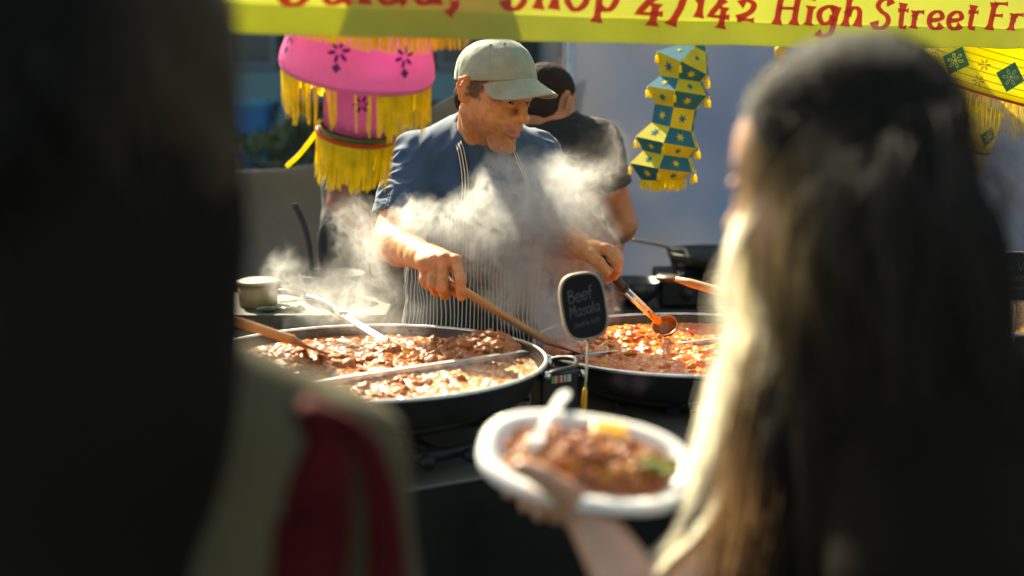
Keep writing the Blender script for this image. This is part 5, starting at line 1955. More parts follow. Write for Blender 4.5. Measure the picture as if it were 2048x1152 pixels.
def comb(F, n, steps, length, ells, seed, gravity=.6, drift=None, part=0.0, jitter=.35, zmin=-.02, ymin=-.035):
    """strands growing on the scalp of head F, falling and sliding round ellipsoids (centre, radii, rotation)"""
    rg = np.random.default_rng(seed)
    cand = rg.normal(0, 1, (n * 8, 3)); cand /= np.linalg.norm(cand, axis=1)[:, None]
    rad = np.array((.075, .094, .074)); cen = np.array((0, .012, .040))
    loc = cen + cand * rad
    ok = (loc[:, 1] > ymin + .03 * np.maximum(0, .06 - loc[:, 2]) / .06 - .03 * smooth01(loc[:, 2], .05, .11)) & (loc[:, 2] > zmin)
    loc = loc[ok][:n]; cand = cand[ok][:n]
    n = len(loc)
    p = F.o + (loc * F.s) @ F.R.T
    nrm = (cand / rad) @ F.R.T; nrm /= np.linalg.norm(nrm, axis=1)[:, None]
    lx = (loc[:, 0] - part)
    # combed away from the parting, then down
    side = F.R @ np.array((1.0, 0, 0)); back = F.R @ np.array((0, 1.0, -.2))
    v = side[None] * np.tanh(lx * 30)[:, None] * .8 + back[None] * .5 + rg.normal(0, .10, (n, 3)) + nrm * .05
    v /= np.linalg.norm(v, axis=1)[:, None]
    L = length * rg.uniform(.8, 1.08, n)
    st = (L / (steps - 1))[:, None]
    out = [p.copy()]
    ph = rg.uniform(0, 6.28, n)
    for k in range(1, steps):
        g = np.zeros((n, 3)); g[:, 2] = -gravity * (.35 + .65 * min(1, k / 6))
        if drift is not None:
            g = g + drift(p, loc, k / steps)
        v = v + g * (.55 if k > 2 else .3)
        wob = .10 * np.sin(k * .55 + ph)
        v[:, 0] += wob * jitter; v[:, 1] += .10 * np.cos(k * .6 + ph) * jitter
        v /= np.linalg.norm(v, axis=1)[:, None]
        p = p + v * st
        for c, r, Rm in ells:
            q = (p - c) @ Rm / r
            l = np.linalg.norm(q, axis=1)
            near = (l >= 1) & (l < 1.22) & (v @ np.array((0, 0, 1.0)) > -.85)
            if near.any() and c is ells[0][0]:
                n3 = (q[near] / r) @ Rm.T; n3 /= np.linalg.norm(n3, axis=1)[:, None]
                vn = (v[near] * n3).sum(1)
                v[near] = v[near] - n3 * (np.maximum(vn, 0) * .9 + .12)[:, None]
                v[near] /= np.linalg.norm(v[near], axis=1)[:, None] + 1e-6
            ins = l < 1
            if ins.any():
                q2 = q[ins] / np.maximum(l[ins], 1e-4)[:, None]
                newp = c + (q2 * r) @ Rm.T
                n2 = (q2 / r) @ Rm.T; n2 /= np.linalg.norm(n2, axis=1)[:, None]
                p[ins] = newp + n2 * rg.uniform(0, .006, (ins.sum(), 1))
                vn = (v[ins] * n2).sum(1)
                v[ins] = v[ins] - n2 * np.minimum(vn, 0)[:, None]
                v[ins] /= np.linalg.norm(v[ins], axis=1)[:, None] + 1e-6
        out.append(p.copy())
    P = np.stack(out, 1)
    # gather the strands into separate wavy locks
    nl_ = 90
    pick = rg.choice(n, nl_, replace=False)
    d = ((loc[:, None, :] - loc[pick][None]) ** 2).sum(2)
    own = pick[np.argmin(d, 1)]
    tt = np.linspace(0, 1, steps)[None, :, None]
    wav = rg.uniform(0, 6.28, (n, 1, 1))[own]
    amp = .010 * smooth01(tt, .25, .8)
    w3 = np.concatenate([np.sin(tt * 17 + wav), np.cos(tt * 15 + wav * 1.7), np.zeros_like(tt + wav)], 2)
    gat = .62 * smooth01(tt, .12, .6)
    P = P * (1 - gat) + P[own] * gat + amp * w3
    return P, loc


# --- woman on the right, in dark top, holding the plate
YW = 1.36
wA = thing('person', 'woman with long brown sunlit hair and black top seen from behind, holding the plate', 'person', (W(1760, 900, YW)[0], YW, 0))
faceA = np.array((-.80, .60, 0)); yawA = math.degrees(math.atan2(faceA[0], -faceA[1]))
HFA = Frame(W(1668, 338, YW), euler(0, 0, yawA) @ euler(14, 0, 0), .98)
nbA = W(1745, 640, YW + .0); chA = W(1790, 980, YW + .02)
shAl = W(1590, 850, YW + .15); shAr = W(1985, 840, YW - .06)
wrA = W(1178, 1035, 1.46); elA = W(1330, 1290, 1.36)
s = SDF(np.array((-.02, 1.0, .70)), np.array((.85, 1.75, 1.72)), .0055)
s = SDF(np.array((-.02, 1.05, .85)), np.array((.70, 1.72, 1.72)), .0052)
add_head(s, HFA, True, .9)
s.cap(HFA.p((0, .02, -.05)), nbA, .045, .050, .025); s.cap(nbA, nbA + (0, 0, -.08), .055, .075, .03)
s.ell(chA, (.14, .10, .19), euler(0, 0, -20), .04); s.cap(shAl, shAr, .042, .042, .04)
s.cap(shAl, elA, .043, .036, .02); s.cap(elA, elA + (wrA - elA) * .35, .036, .037, .01); s.cap(elA + (wrA - elA) * .35, wrA, .037, .025, .012)
# hand holding the tray: thumb over the rim, fingers spread beneath
TC = W(1176, 915, 1.50)
mA = [W(1052, 985, 1.478), W(1072, 1000, 1.462), W(1098, 1008, 1.448), W(1122, 1008, 1.436)]
kA = [W(1075, 955, 1.50), W(1100, 962, 1.497), W(1125, 970, 1.49), W(1148, 980, 1.48)]
for i in range(4):
    s.cap(wrA + np.array((.003 * i, 0, .002)), kA[i] + (0, 0, -.012), .0165, .0115, .012)
s.ell(W(1135, 1000, 1.468), (.034, .024, .018), basis((-.3, .4, .8)), .012)
tips = [W(1018, 985, 1.515), W(1050, 1012, 1.505), W(1078, 1030, 1.49), W(1108, 1035, 1.47)]
mids = [W(1028, 955, 1.520), W(1052, 978, 1.515), W(1080, 995, 1.50), W(1110, 1004, 1.485)]
for i in range(4):
    finger(s, [kA[i] + (0, 0, -.014), mids[i] + (0, 0, -.006), tips[i]], .0098, .0078)
finger(s, [wrA + (-.006, -.004, .004), W(1128, 985, 1.440), W(1082, 952, 1.425), W(1042, 935, 1.428)], .0165, .0098, .008)
s.ell(W(1046, 936, 1.424), (.011, .010, .0095), None, .004)
v, f = s.mesh()
c = face_colours(v, HFA, (.50, .29, .20), (.45, .10, .09))
mk('body', v, f, m_skin_fair, wA, col=c)
for x in (-1, 1):
    ce = HFA.p((x * .032, -.0778, -.0035)); b = basis(HFA.R @ np.array((0, -1, -.3)))
    eb = MB().lathe([(.0116 * math.sin(a), .0116 * math.cos(a)) for a in np.linspace(.001, math.pi - .001, 12)], 18)
    e = mk('eye', np.concatenate(eb.v) @ b.T + ce, eb.f, m_eye, wA)
    ir = MB().lathe([(.0120 * math.sin(a), .0120 * math.cos(a)) for a in np.linspace(.001, .50, 5)], 18)
    mk('iris', np.concatenate(ir.v) @ b.T + ce, ir.f, m_iris, e)
# black top with short sleeves
m_blacktop = M_('black_knit', (0.005, 0.005, 0.005), .95, spec=.1, var=.3, vscale=12, bump=.4, bscale=300)
s = SDF(np.array((.05, 1.05, .60)), np.array((.80, 1.75, 1.50)), .006)
rA = euler(0, 0, -20)
s.ell(chA, (.160, .120, .21), rA, .04); s.ell(chA + (0, 0, -.22), (.145, .115, .22), rA, .05); s.cap(shAl, shAr, .054, .054, .05)
s.cap(nbA + (0, 0, -.05), nbA + (0, 0, -.10), .075, .10, .05)
for a_, b_ in ((shAl, elA), (shAr, shAr + np.array((.06, -.02, -.30)))):
    q_ = a_ + (b_ - a_) * .62; d_ = (b_ - a_) / np.linalg.norm(b_ - a_)
    s.cap(a_, b_, .055, .052, .035, cut=(q_, d_))
s.cap(nbA + (0, 0, -.03), nbA + (0, 0, .1), .056, .06, .004, 's')
v, f = s.mesh(); v = folds(v, f, .007, 11)
mk('top', v, f, m_blacktop, wA)
trousers(wA, (chA[0], chA[1]), .155, (-.5, .85, 0), hiph=.86)
# hair: a soft inner mass with strands over it
hc = SDF(np.array((.03, 1.05, .95)), np.array((.75, 1.68, 1.75)), .006)
hc.ell(HFA.p((0, .022, .034)), np.array((.081, .096, .079)), HFA.R, .0)
hc.ell(HFA.p((0, .060, -.060)), np.array((.080, .050, .115)), HFA.R, .05)
bk0 = HFA.p((0, .075, -.10))
hc.cap(bk0, W(1810, 620, YW - .03), .072, .092, .05); hc.cap(W(1810, 620, YW - .03), W(1870, 1130, YW - .12), .092, .10, .04)
hc.cap(HFA.p((.06, .02, -.02)), W(1900, 800, YW - .03), .04, .05, .04)
q = HFA.p((0, -.045, 0)); nn = HFA.R @ np.array((0, -1.0, -.25))
hc.ell(HFA.p((0, -.085, -.03)), np.array((.085, .062, .095)), HFA.R, .02, 's')
v, f = hc.mesh()
cA0 = np.array((.012, .010, .0075))
hcore = mk('hair', v, f, m_hcore, wA, col=np.tile(cA0, (len(v), 1)))
ellsA = [(HFA.p((0, .018, .036)), np.array((.086, .100, .083)), HFA.R),
         (HFA.p((0, -.03, -.04)), np.array((.058, .058, .085)), HFA.R),
         (nbA, np.array((.055, .055, .12)), np.eye(3))]
axA = W(1838, 700, YW - .05)


def driftA(p, loc, t):
    d = np.zeros_like(p)
    z = smooth01(1.50 - p[:, 2], 0.0, .12)
    off = p[:, :2] - axA[:2] - np.outer(1.42 - p[:, 2], (.10, -.08))
    r = np.linalg.norm(off, axis=1) + 1e-6
    pull = smooth01(r, .12, .19) * z * 1.1
    d[:, 0] -= off[:, 0] / r * pull
    d[:, 1] -= off[:, 1] / r * pull
    return d


pa, la = comb(HFA, 7500, 34, .66, ellsA, 5, drift=driftA, part=-.012, ymin=-.048)
t = np.linspace(0, 1, 34)[None, :, None]
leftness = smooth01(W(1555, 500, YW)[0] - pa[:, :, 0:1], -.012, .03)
blond = np.clip(smooth01(t, .10, .40) * leftness, 0, 1)  # sunlight put into the colour: strands on the left side are paled
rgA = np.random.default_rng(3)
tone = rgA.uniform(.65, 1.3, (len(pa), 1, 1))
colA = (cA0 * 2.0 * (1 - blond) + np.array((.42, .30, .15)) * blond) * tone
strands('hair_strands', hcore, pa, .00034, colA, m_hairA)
# lock falling over shoulder and forearm, its sun glare put into the colour
lock_mid = [W(1612, 290, YW - .02), W(1582, 375, YW + .00), W(1572, 470, YW + .04), W(1584, 590, YW + .07), W(1540, 740, YW + .08), W(1490, 880, YW + .08), W(1440, 1000, YW + .06), W(1350, 1090, YW + .05), W(1260, 1165, YW + .05)]
lc = catmull(lock_mid, 5)
nl = 1500
rg3 = np.random.default_rng(8)
cl_ = rg3.normal(0, 1, (26, 2))
offs = cl_[rg3.integers(0, 26, nl)] * .85 + rg3.normal(0, .24, (nl, 2))
wv_ = rg3.uniform(0, 6.28, 26)[np.argmin(((offs[:, None] - cl_[None] * .85) ** 2).sum(2), 1)][:, None, None]
wd = np.interp(np.linspace(0, 1, len(lc)), [0, .2, .45, .65, .85, 1], [.012, .028, .040, .025, .017, .018])
side_ = np.array((.85, .05, .52)); dep = np.array((0, 1, 0))
lp = lc[None] + offs[:, 0, None, None] * wd[None, :, None] * side_ + offs[:, 1, None, None] * wd[None, :, None] * .8 * dep
k_ = np.linspace(0, 1, len(lc))[None, :, None]
lp = lp + .009 * np.sin(k_ * 13 + wv_) * side_ + .003 * np.sin(k_ * 9 + rg3.uniform(0, 6.28, (nl, 1, 1))) * side_
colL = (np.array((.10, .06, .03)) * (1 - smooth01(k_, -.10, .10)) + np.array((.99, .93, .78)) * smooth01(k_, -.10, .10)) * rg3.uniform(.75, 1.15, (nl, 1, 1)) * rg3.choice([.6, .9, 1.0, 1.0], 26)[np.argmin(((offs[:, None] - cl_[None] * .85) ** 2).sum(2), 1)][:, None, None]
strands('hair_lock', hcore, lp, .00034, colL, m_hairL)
lock2 = [W(1600, 560, YW + .06), W(1540, 800, YW + .04), W(1515, 980, YW + .02), W(1480, 1120, YW + .02), W(1450, 1200, YW + .02)]
lc2 = catmull(lock2, 6)
wd2 = np.interp(np.linspace(0, 1, len(lc2)), [0, .5, 1], [.02, .026, .022])
offs = rg3.normal(0, 1, (700, 2))
lp2 = lc2[None] + offs[:, 0, None, None] * wd2[None, :, None] * side_ + offs[:, 1, None, None] * wd2[None, :, None] * dep
colL2 = np.array((.34, .20, .10)) * rg3.uniform(.5, 1.2, (700, 1, 1)) * np.ones((1, len(lc2), 1))
strands('hair_lock', hcore, lp2, .00036, colL2, m_hairL)

# --- foam plate, curry and fork
m_foam = M_('white_foam', (.80, .80, .78), .5, bump=.15, bscale=400)
ax = euler(0, 18, 0)
nrm_t = np.array((.10, -.42, .90)); nrm_t /= np.linalg.norm(nrm_t)
xt = W(1395, 985, 1.50) - W(955, 868, 1.50); xt -= nrm_t * (xt @ nrm_t); xt /= np.linalg.norm(xt)
Rt = np.stack([xt, np.cross(nrm_t, xt), nrm_t], 1)
pt = thing('foam_plate', 'white oval foam plate of curry held by the woman with sunlit hair', 'plate', TC)
A_, B_ = .120, .078


def oval(k, z, e=2.6, n=72):
    a = np.arange(n) * 2 * math.pi / n
    ca, sa = np.cos(a), np.sin(a)
    return np.stack([np.sign(ca) * np.abs(ca) ** (2 / e) * (A_ - k), np.sign(sa) * np.abs(sa) ** (2 / e) * (B_ - k), np.full(n, z)], 1)


rings = [oval(.052, -.030), oval(.040, -.029), oval(.028, -.016), oval(.021, -.002), oval(.012, .002), oval(.004, .0), oval(.0, -.004), oval(.001, -.008), oval(.005, -.006), oval(.016, -.003), oval(.029, -.007), oval(.036, -.022), oval(.044, -.034)]
v = np.concatenate(rings + [np.array([[0, 0, -.030]]), np.array([[0, 0, -.034]])]) @ Rt.T + TC
n = 72
f = [(i * n + k, i * n + (k + 1) % n, (i + 1) * n + (k + 1) % n, (i + 1) * n + k) for i in range(len(rings) - 1) for k in range(n)]
L_ = len(rings) * n
f += [((k + 1) % n, k, L_) for k in range(n)] + [((len(rings) - 1) * n + k, (len(rings) - 1) * n + (k + 1) % n, L_ + 1) for k in range(n)]
mk('tray', v, f, m_foam, pt)
cu_ = thing('plate_curry', 'reddish brown curry with lettuce filling the foam plate', 'curry', TC, kind='stuff')
nr, na = 60, 180
vs = []
m_platec = M_food('plate_curry_sauce', (.40, .105, .005), (.22, .040, .002), (.56, .22, .010), scale=45, coat=.9, rough=.35)
for i in range(nr):
    k = math.sqrt(i / (nr - 1))
    for j in range(na):
        a = 2 * math.pi * j / na
        ca, sa = math.cos(a), math.sin(a)
        x = math.copysign(abs(ca) ** .77, ca) * (A_ - .024) * k; y = math.copysign(abs(sa) ** .77, sa) * (B_ - .024) * k
        z = -.006 + .016 * (1 - k * k) + .007 * noise.noise((x * 70, y * 70, 2)) + .005 * noise.noise((x * 170, y * 170, 2))
        vs.append((x, y, z))
v = np.array(vs) @ Rt.T + TC
f = [(i * na + j, (i + 1) * na + j, (i + 1) * na + (j + 1) % na, i * na + (j + 1) % na) for i in range(nr - 1) for j in range(na)]
mk('sauce', v, np.array(f), m_platec, cu_, col=np.ones((len(v), 3)))
m_plmeat = M_('plate_beef', (.20, .042, .003), .5, spec=.1, coat=.8, coat_rough=.03, var=.5, vscale=1.3, var_col=(.34, .10, .012), bump=.5, bscale=3.0, bdist=.0015)
pv_ = [blob_mesh('beef_chunk', 70 + i, m_plmeat, 2, (1, .8, .65)) for i in range(4)]
for k in range(22):
    a = random.uniform(0, 6.28); r = math.sqrt(random.random()) * .86
    x, y = math.cos(a) * r * (A_ - .033), math.sin(a) * r * (B_ - .033)
    o = bpy.data.objects.new('beef_chunk', pv_[k % 4]); COL.objects.link(o); o.parent = cu_
    o.location = Rt @ np.array((x, y, -.005 + .013 * (1 - r * r) + random.uniform(0, .003)))
    sz = random.uniform(.005, .009)
    o.scale = (sz, sz, sz); o.rotation_euler = (random.uniform(-1, 1), random.uniform(-1, 1), random.uniform(0, 6))
m_lett = M_('lettuce', (.24, .24, .05), .35, transl=.3)
for (px_, py_, k) in ((1312, 962, 1),):
    q = W(px_, py_, 1.5); lq = (q - TC) @ Rt
    vs = []
    for i in range(12):
        for j in range(12):
            x, y = (i / 11 - .5) * .044, (j / 11 - .5) * .026
            vs.append(np.array((lq[0] + x, lq[1] + y, .004 + .006 * noise.noise((x * 90, y * 90, k)) + .003 * k % .01)) @ Rt.T + TC)
    o = mk('lettuce_leaf', vs, np.array(gridfaces(12, 12)), m_lett, cu_); solidify(o, .0008)
fk = thing('plastic_fork', 'white plastic fork handle sticking up from the foam plate', 'fork', W(1098, 838, 1.53))
f0, f1, f2 = W(1135, 785, 1.60), W(1112, 818, 1.565), W(1080, 868, 1.515)
d_ = f2 - f0; d_ /= np.linalg.norm(d_); x_ = np.cross(d_, (0, -.6, .8)); x_ /= np.linalg.norm(x_); n_ = np.cross(x_, d_)
vs = []
for i in range(14):
    k = i / 13
    p = f0 + (f2 - f0) * k + n_ * .004 * math.sin(k * math.pi)
    w = (.0065 * math.sqrt(max(0.05, 1 - ((k - .16) / .17) ** 2)) if k < .16 else .0065 - .002 * smooth01(np.array(k), .16, .7))
    for j in range(8):
        a = 2 * math.pi * j / 8
        vs.append(p + x_ * float(w) * math.cos(a) + n_ * (.0016 * math.sin(a) + .002 * abs(math.cos(a))))
mk('handle', vs, gridfaces(14, 8, True) + [tuple(range(8))[::-1], tuple(13 * 8 + q for q in range(8))], m_plas, fk)
tn = MB()
for k in range(4):
    o = x_ * (.0045 * (k - 1.5))
    tn.tube([f2 - d_ * .002 + x_ * .001 * (k - 1.5), f2 + d_ * .010 + o, f2 + d_ * .035 + o - n_ * .003], [.0022, .0018, .0010], 6)
tn.build('tines', m_plas, fk)
dr = thing('sauce_splash', 'orange sauce smear over the far rim of the foam plate', 'sauce', W(1215, 862, 1.55), kind='stuff')
vs = []
for i in range(10):
    for j in range(6):
        lq = (W(1218, 866, 1.55) - TC) @ Rt
        x, y = (i / 9 - .5) * .040, (j / 5 - .5) * .022
        vs.append(np.array((lq[0] + x, lq[1] - .004 + y, .0035 + .001 * noise.noise((x * 90, y * 90, 4)))) @ Rt.T + TC)
o = mk('smear', vs, np.array(gridfaces(10, 6)), m_drip, dr); solidify(o, .0012)

# --- woman on the left: dark hair, olive top, red bag
YB = 1.08
wB = thing('person', 'dark-haired woman in olive top seen from behind, carrying the red bag', 'person', (W(230, 900, YB)[0], YB, 0))
HFB = Frame(W(178, 190, YB), euler(0, 0, 205) @ euler(8, 0, 0), 1.0)
nbB = W(260, 640, YB - .02); chB = W(290, 1150, YB)
shBr = W(662, 930, YB + .06); shBl = W(-60, 960, YB - .04)
s = SDF(np.array((-.70, .75, 1.0)), np.array((.0, 1.42, 1.80)), .0065)
add_head(s, HFB, False)
s.cap(HFB.p((0, .02, -.05)), nbB, .045, .05, .03); s.cap(nbB, nbB + (0, 0, -.08), .055, .08, .03)
s.cap(shBl, shBr, .042, .042, .04); s.ell(chB, (.13, .095, .16), None, .04)
s.cap(shBr, shBr + (.05, .03, -.27), .042, .036, .02)
s.cap(shBl, shBl + (-.05, .03, -.27), .042, .036, .02)
for sb_ in (shBr + np.array((.05, .03, -.27)), shBl + np.array((-.05, .03, -.27))):
    pass
v, f = s.mesh()
mk('body', v, f, m_skin_fair, wB, col=np.tile((.42, .22, .13), (len(v), 1)))
m_olive = M_('olive_knit', (.085, .069, .030), .9, var=.2, vscale=10, bump=.4, bscale=220, transl=.15)
s = SDF(np.array((-.72, .78, .65)), np.array((.03, 1.40, 1.50)), .007)
s.cap(shBl, shBr, .054, .054, .05); s.ell(chB, (.150, .110, .20), None, .05); s.ell(chB + (0, 0, -.2), (.145, .110, .22), None, .05)
s.cap(nbB + (.02, 0, -.06), shBr + (-.03, 0, .006), .058, .054, .05); s.cap(nbB + (-.02, 0, -.06), shBl + (.03, 0, .006), .058, .054, .05)
for a_, sx in ((shBr, 1), (shBl, -1)):
    s.cap(a_, a_ + (sx * .055, .03, -.29), .054, .047, .03)
s.cap(nbB + (0, 0, -.03), nbB + (0, 0, .1), .056, .06, .004, 's')
v, f = s.mesh(); v = folds(v, f, .006, 10)
mk('top', v, f, m_olive, wB)
trB = BVHTree.FromPolygons([Vector(p) for p in v], [tuple(map(int, q)) for q in f])
trousers(wB, (chB[0], chB[1]), .155, (.3, .95, 0), hiph=.84)
hc = SDF(np.array((-.62, .70, .95)), np.array((.02, 1.32, 1.86)), .007)
hc.ell(HFB.p((0, .020, .036)), np.array((.092, .104, .092)), HFB.R, .0)
hc.ell(HFB.p((0, .055, -.06)), np.array((.092, .060, .12)), HFB.R, .05)
hc.cap(HFB.p((0, .06, -.12)), W(185, 800, YB - .09), .088, .088, .05); hc.cap(W(185, 800, YB - .09), W(170, 1300, YB - .10), .088, .07, .05)
hc.cap(HFB.p((-.05, .01, -.06)), W(350, 640, YB - .045), .045, .030, .04); hc.cap(W(350, 640, YB - .045), W(330, 980, YB - .06), .030, .03, .04)
hc.ell(HFB.p((0, -.085, -.03)), np.array((.085, .060, .09)), HFB.R, .02, 's')
v, f = hc.mesh()
cB0 = np.array((.011, .009, .007))
hcB = mk('hair', v, f, m_hcore, wB, col=np.tile(cB0, (len(v), 1)))
ellsB = [(HFB.p((0, .014, .036)), np.array((.096, .108, .094)), HFB.R), (HFB.p((0, .0, -.06)), np.array((.075, .07, .10)), HFB.R)]
axB = W(185, 600, YB - .04)


def driftB(p, loc, t):
    d = np.zeros_like(p)
    z = smooth01(1.60 - p[:, 2], 0.0, .10)
    off = p[:, :2] - axB[:2] - np.outer(1.42 - p[:, 2], (-.06, 0))
    r = np.linalg.norm(off, axis=1) + 1e-6
    pull = smooth01(r, .075, .115) * z * 1.6
    d[:, 0] -= off[:, 0] / r * pull
    d[:, 1] -= off[:, 1] / r * pull
    return d


pb, lb_ = comb(HFB, 3600, 30, .60, ellsB, 15, drift=driftB, part=.0)
q_ = 1024 + FPX * pb[:, :, 0] / pb[:, :, 1]
pb = pb[q_.max(1) < 485]
edge_ = smooth01(pb[:, :, 0:1], W(230, 400, YB)[0], W(450, 400, YB)[0])  # hair sheen put into the colour, strands lighten towards this edge
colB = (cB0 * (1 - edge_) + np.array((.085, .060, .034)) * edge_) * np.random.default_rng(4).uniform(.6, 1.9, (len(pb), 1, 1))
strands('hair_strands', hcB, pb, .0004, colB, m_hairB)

# red shoulder bag: strap over the shoulder and the bag behind the arm
m_red = M_('red_bag_cloth', (.062, .0020, .0030), .85, spec=.15, var=.3, vscale=14, bump=.4, bscale=160)
bg = thing('shoulder_bag', 'dark red cloth bag with looped straps hanging from the olive shoulder', 'bag', W(640, 1100, YB - .02))


def band(pts, w, name='strap'):
    p = catmull(pts, 8); t = np.gradient(p, axis=0); t /= np.linalg.norm(t, axis=1)[:, None]
    vs = []
    for i in range(len(p)):
        n_ = np.array((.25, -1.0, .25)); n_ -= t[i] * (n_ @ t[i]); n_ /= np.linalg.norm(n_)
        x = np.cross(t[i], n_)
        for j in range(10):
            a = 2 * math.pi * j / 10
            ww = w if np.isscalar(w) else np.interp(i / (len(p) - 1), np.linspace(0, 1, len(w)), w)
            vs.append(p[i] + x * ww * .5 * math.cos(a) + n_ * .004 * math.sin(a))
    return mk(name, vs, gridfaces(len(p), 10, True) + [tuple(range(10))[::-1], tuple((len(p) - 1) * 10 + k for k in range(10))], m_red, bg)


def onB(px, py, off=.010):
    a = W(px, py, .5); b = W(px, py, 1.6)
    h = trB.ray_cast(Vector(a), Vector(b - a).normalized(), 2)
    if h[0] is None:
        return W(px, py, YB + .01)
    return np.array(h[0]) - np.array(Vector(b - a).normalized()) * off


band([W(565, 765, YB + .11), W(585, 775, YB + .06), onB(612, 815), onB(640, 870), W(648, 930, YB - .035), W(630, 1030, YB - .05), W(610, 1180, YB - .05)], [.012, .015, .018, .024, .042, .058, .062])
band([W(610, 815, YB + .005), W(668, 842, YB - .010), W(722, 880, YB - .018), W(752, 950, YB - .02), W(770, 1050, YB - .02), W(775, 1190, YB - .03)], [.020, .022, .022, .024, .028, .034])
vs = []
nu, nv = 26, 30
for i in range(nu):
    k = i / (nu - 1)
    z = W(640, 985, YB)[2] - .34 * k
    for j in range(nv):
        a = 2 * math.pi * j / nv
        w = .026 + .012 * math.sin(min(1, k * 1.5) * math.pi / 2) - .004 * k ** 4
        d = .010 + .040 * math.sin(min(1, k * 1.3) * math.pi / 2)
        p = np.array((W(612, 1080, YB)[0] + .002, YB - .055, z)) + np.array((math.cos(a) * w, math.sin(a) * d, 0)) * (1 + .06 * noise.noise((math.cos(a) * 2, math.sin(a) * 2, k * 4)))
        vs.append(p)
mk('pouch', vs, gridfaces(nu, nv, True) + [tuple((nu - 1) * nv + q for q in range(nv))], m_red, bg)
# ------------------------------------------------------------------ hanging lanterns
m_pink = M_('pink_silk', (.99, .52, .82), .45, var=.10, vscale=6, transl=.80, bump=.2, bscale=60)
m_pinkp = M_('purple_print', (.10, .015, .20), .5, transl=.4)
m_fringe = M_('yellow_thread', (.97, .80, .03), .5, var=.18, vscale=40, transl=.55)
m_green = M_('green_ribbon', (.06, .16, .03), .5, transl=.2)
m_redr = M_('red_ribbon', (.50, .06, .02), .5, transl=.3)
m_cord = M_('hanging_cord', (.30, .20, .05), .7)
m_void = M_('dark_cloth_inside', (.03, .012, .02), .8)


def fringe(name, parent, rim_fn, n, length, seed, mat_=None, w=.0016, spread=.25, jag=.25, down=None, dens=None):
    """bunched threads hanging from a rim: flat tapered strips, gathered into tufts"""
    rg = np.random.default_rng(seed)
    vs, fs = [], []
    down = np.array((0, 0, -1.0)) if down is None else np.asarray(down)
    for k in range(n):
        a = 2 * math.pi * (k + rg.uniform(-.4, .4)) / n
        if dens is not None and rg.uniform() > dens(a): continue
        p, out = rim_fn(a)
        tuft = .5 + .5 * math.sin(a * 17 + 2 * math.sin(a * 5))
        L = length * (1 - jag * tuft * .5 - jag * .5 * rg.uniform())
        tang = np.cross(out, down); tang /= np.linalg.norm(tang) + 1e-9
        sw = rg.normal(0, .10) + .14 * math.cos(a * 17)
        p = p + out * rg.uniform(-.003, .004)
        b0 = len(vs)
        for i in range(5):
            t = i / 4
            q = p + down * L * t + out * (spread * L * (t * .6 - .35 * t * t) * rg.uniform(.6, 1.2)) + tang * sw * L * t * .35
            ww = w * (1.1 - .5 * t)
            vs += [q - tang * ww, q + tang * ww]
        fs += [(b0 + 2 * i, b0 + 2 * i + 1, b0 + 2 * i + 3, b0 + 2 * i + 2) for i in range(4)]
    o = mk(name, np.array(vs), np.array(fs), mat_ or m_fringe, parent, smooth=False)
    o['kind'] = 'stuff'
    return o


def tier(parent, name, c, rot, prof, mat_, n=72, pleat=0.0, npl=24):
    vs, fs = [], []
    for r, z in prof:
        for k in range(n):
            a = 2 * math.pi * k / n
            rr = r + pleat * math.cos(a * npl) * (1 if pleat < .002 else max(0, (z - .012) / .10))
            vs.append(np.array((rr * math.cos(a), rr * math.sin(a), z)) @ rot.T + c)
    o = mk(name, vs, np.array(gridfaces(len(prof), n, True))[:, ::-1], mat_, parent)
    return solidify(o, .0012, 0)


def ring(parent, name, c, rot, r, th, mat_):
    pts = [np.array((r * math.cos(a), r * math.sin(a), 0)) @ rot.T + c for a in np.linspace(0, 2 * math.pi, 60)]
    return MB().tube(pts, th, 8, False).build(name, mat_, parent)


YL = 2.62
kpx = YL / FPX      # metres per photograph pixel at the lantern
top_ = W(726, 20, YL)
pl_ = thing('pink_lantern', 'tiered pink silk lantern with yellow fringes and purple flowers hanging behind the banner', 'lantern', top_)
LR = euler(14, 9, 0)
ax_ = LR @ np.array((0, 0, 1.0))
c1_ = W(714, 138, YL)          # centre of the wide pink rim
c0_ = c1_ + ax_ * .135
R1 = 154 * kpx
# upper, widest tier shows only its fringe under the banner
R0 = 208 * kpx
tier(pl_, 'upper_tier', c0_, LR, [(R0 * .80, .16), (R0 * .94, .10), (R0, .03), (R0 * .97, 0.0)], m_pink, pleat=.001)
fringe('fringe', pl_, lambda a: (c0_ + LR @ np.array((math.cos(a) * R0 * .98, math.sin(a) * R0 * .98, .002)), LR @ np.array((math.cos(a), math.sin(a), 0))), 520, .055, 21, spread=.12, w=.002)
tier(pl_, 'wide_tier', c1_, LR, [(R1 * .84, .13), (R1 * .86, .10), (R1 * .875, .08), (R1 * .90, .06), (R1 * .935, .040), (R1 * .98, .022), (R1 * 1.0, .004), (R1 * .96, -.004)], m_pink, pleat=.0065, npl=34)
ring(pl_, 'rim_cord', c1_ + ax_ * -.004, LR, R1 * .965, .0035, m_pink)
r2f = lambda a: (c1_ + LR @ np.array((math.cos(a) * R1 * .95, math.sin(a) * R1 * .95, -.005)), LR @ np.array((math.cos(a), math.sin(a), 0)))
fringe('fringe', pl_, r2f, 620, .088, 22, spread=-.08, w=.0021, jag=.45, dens=lambda a: .12 + .88 * smooth01(np.array(abs(((a + math.pi / 2 + .15 + math.pi) % (2 * math.pi)) - math.pi)), .35, .75))
c2_ = W(716, 258, YL)
R2 = 74 * kpx
tier(pl_, 'narrow_tier', c2_, LR, [(R2 * .95, .135), (R2 * .98, .08), (R2 * .97, .03), (R2 * .90, .004)], m_pink, pleat=.001, npl=18)
c3_ = W(712, 268, YL)
ring(pl_, 'ring_ribbon', c3_, LR, R2 * 1.03, .0045, m_redr)
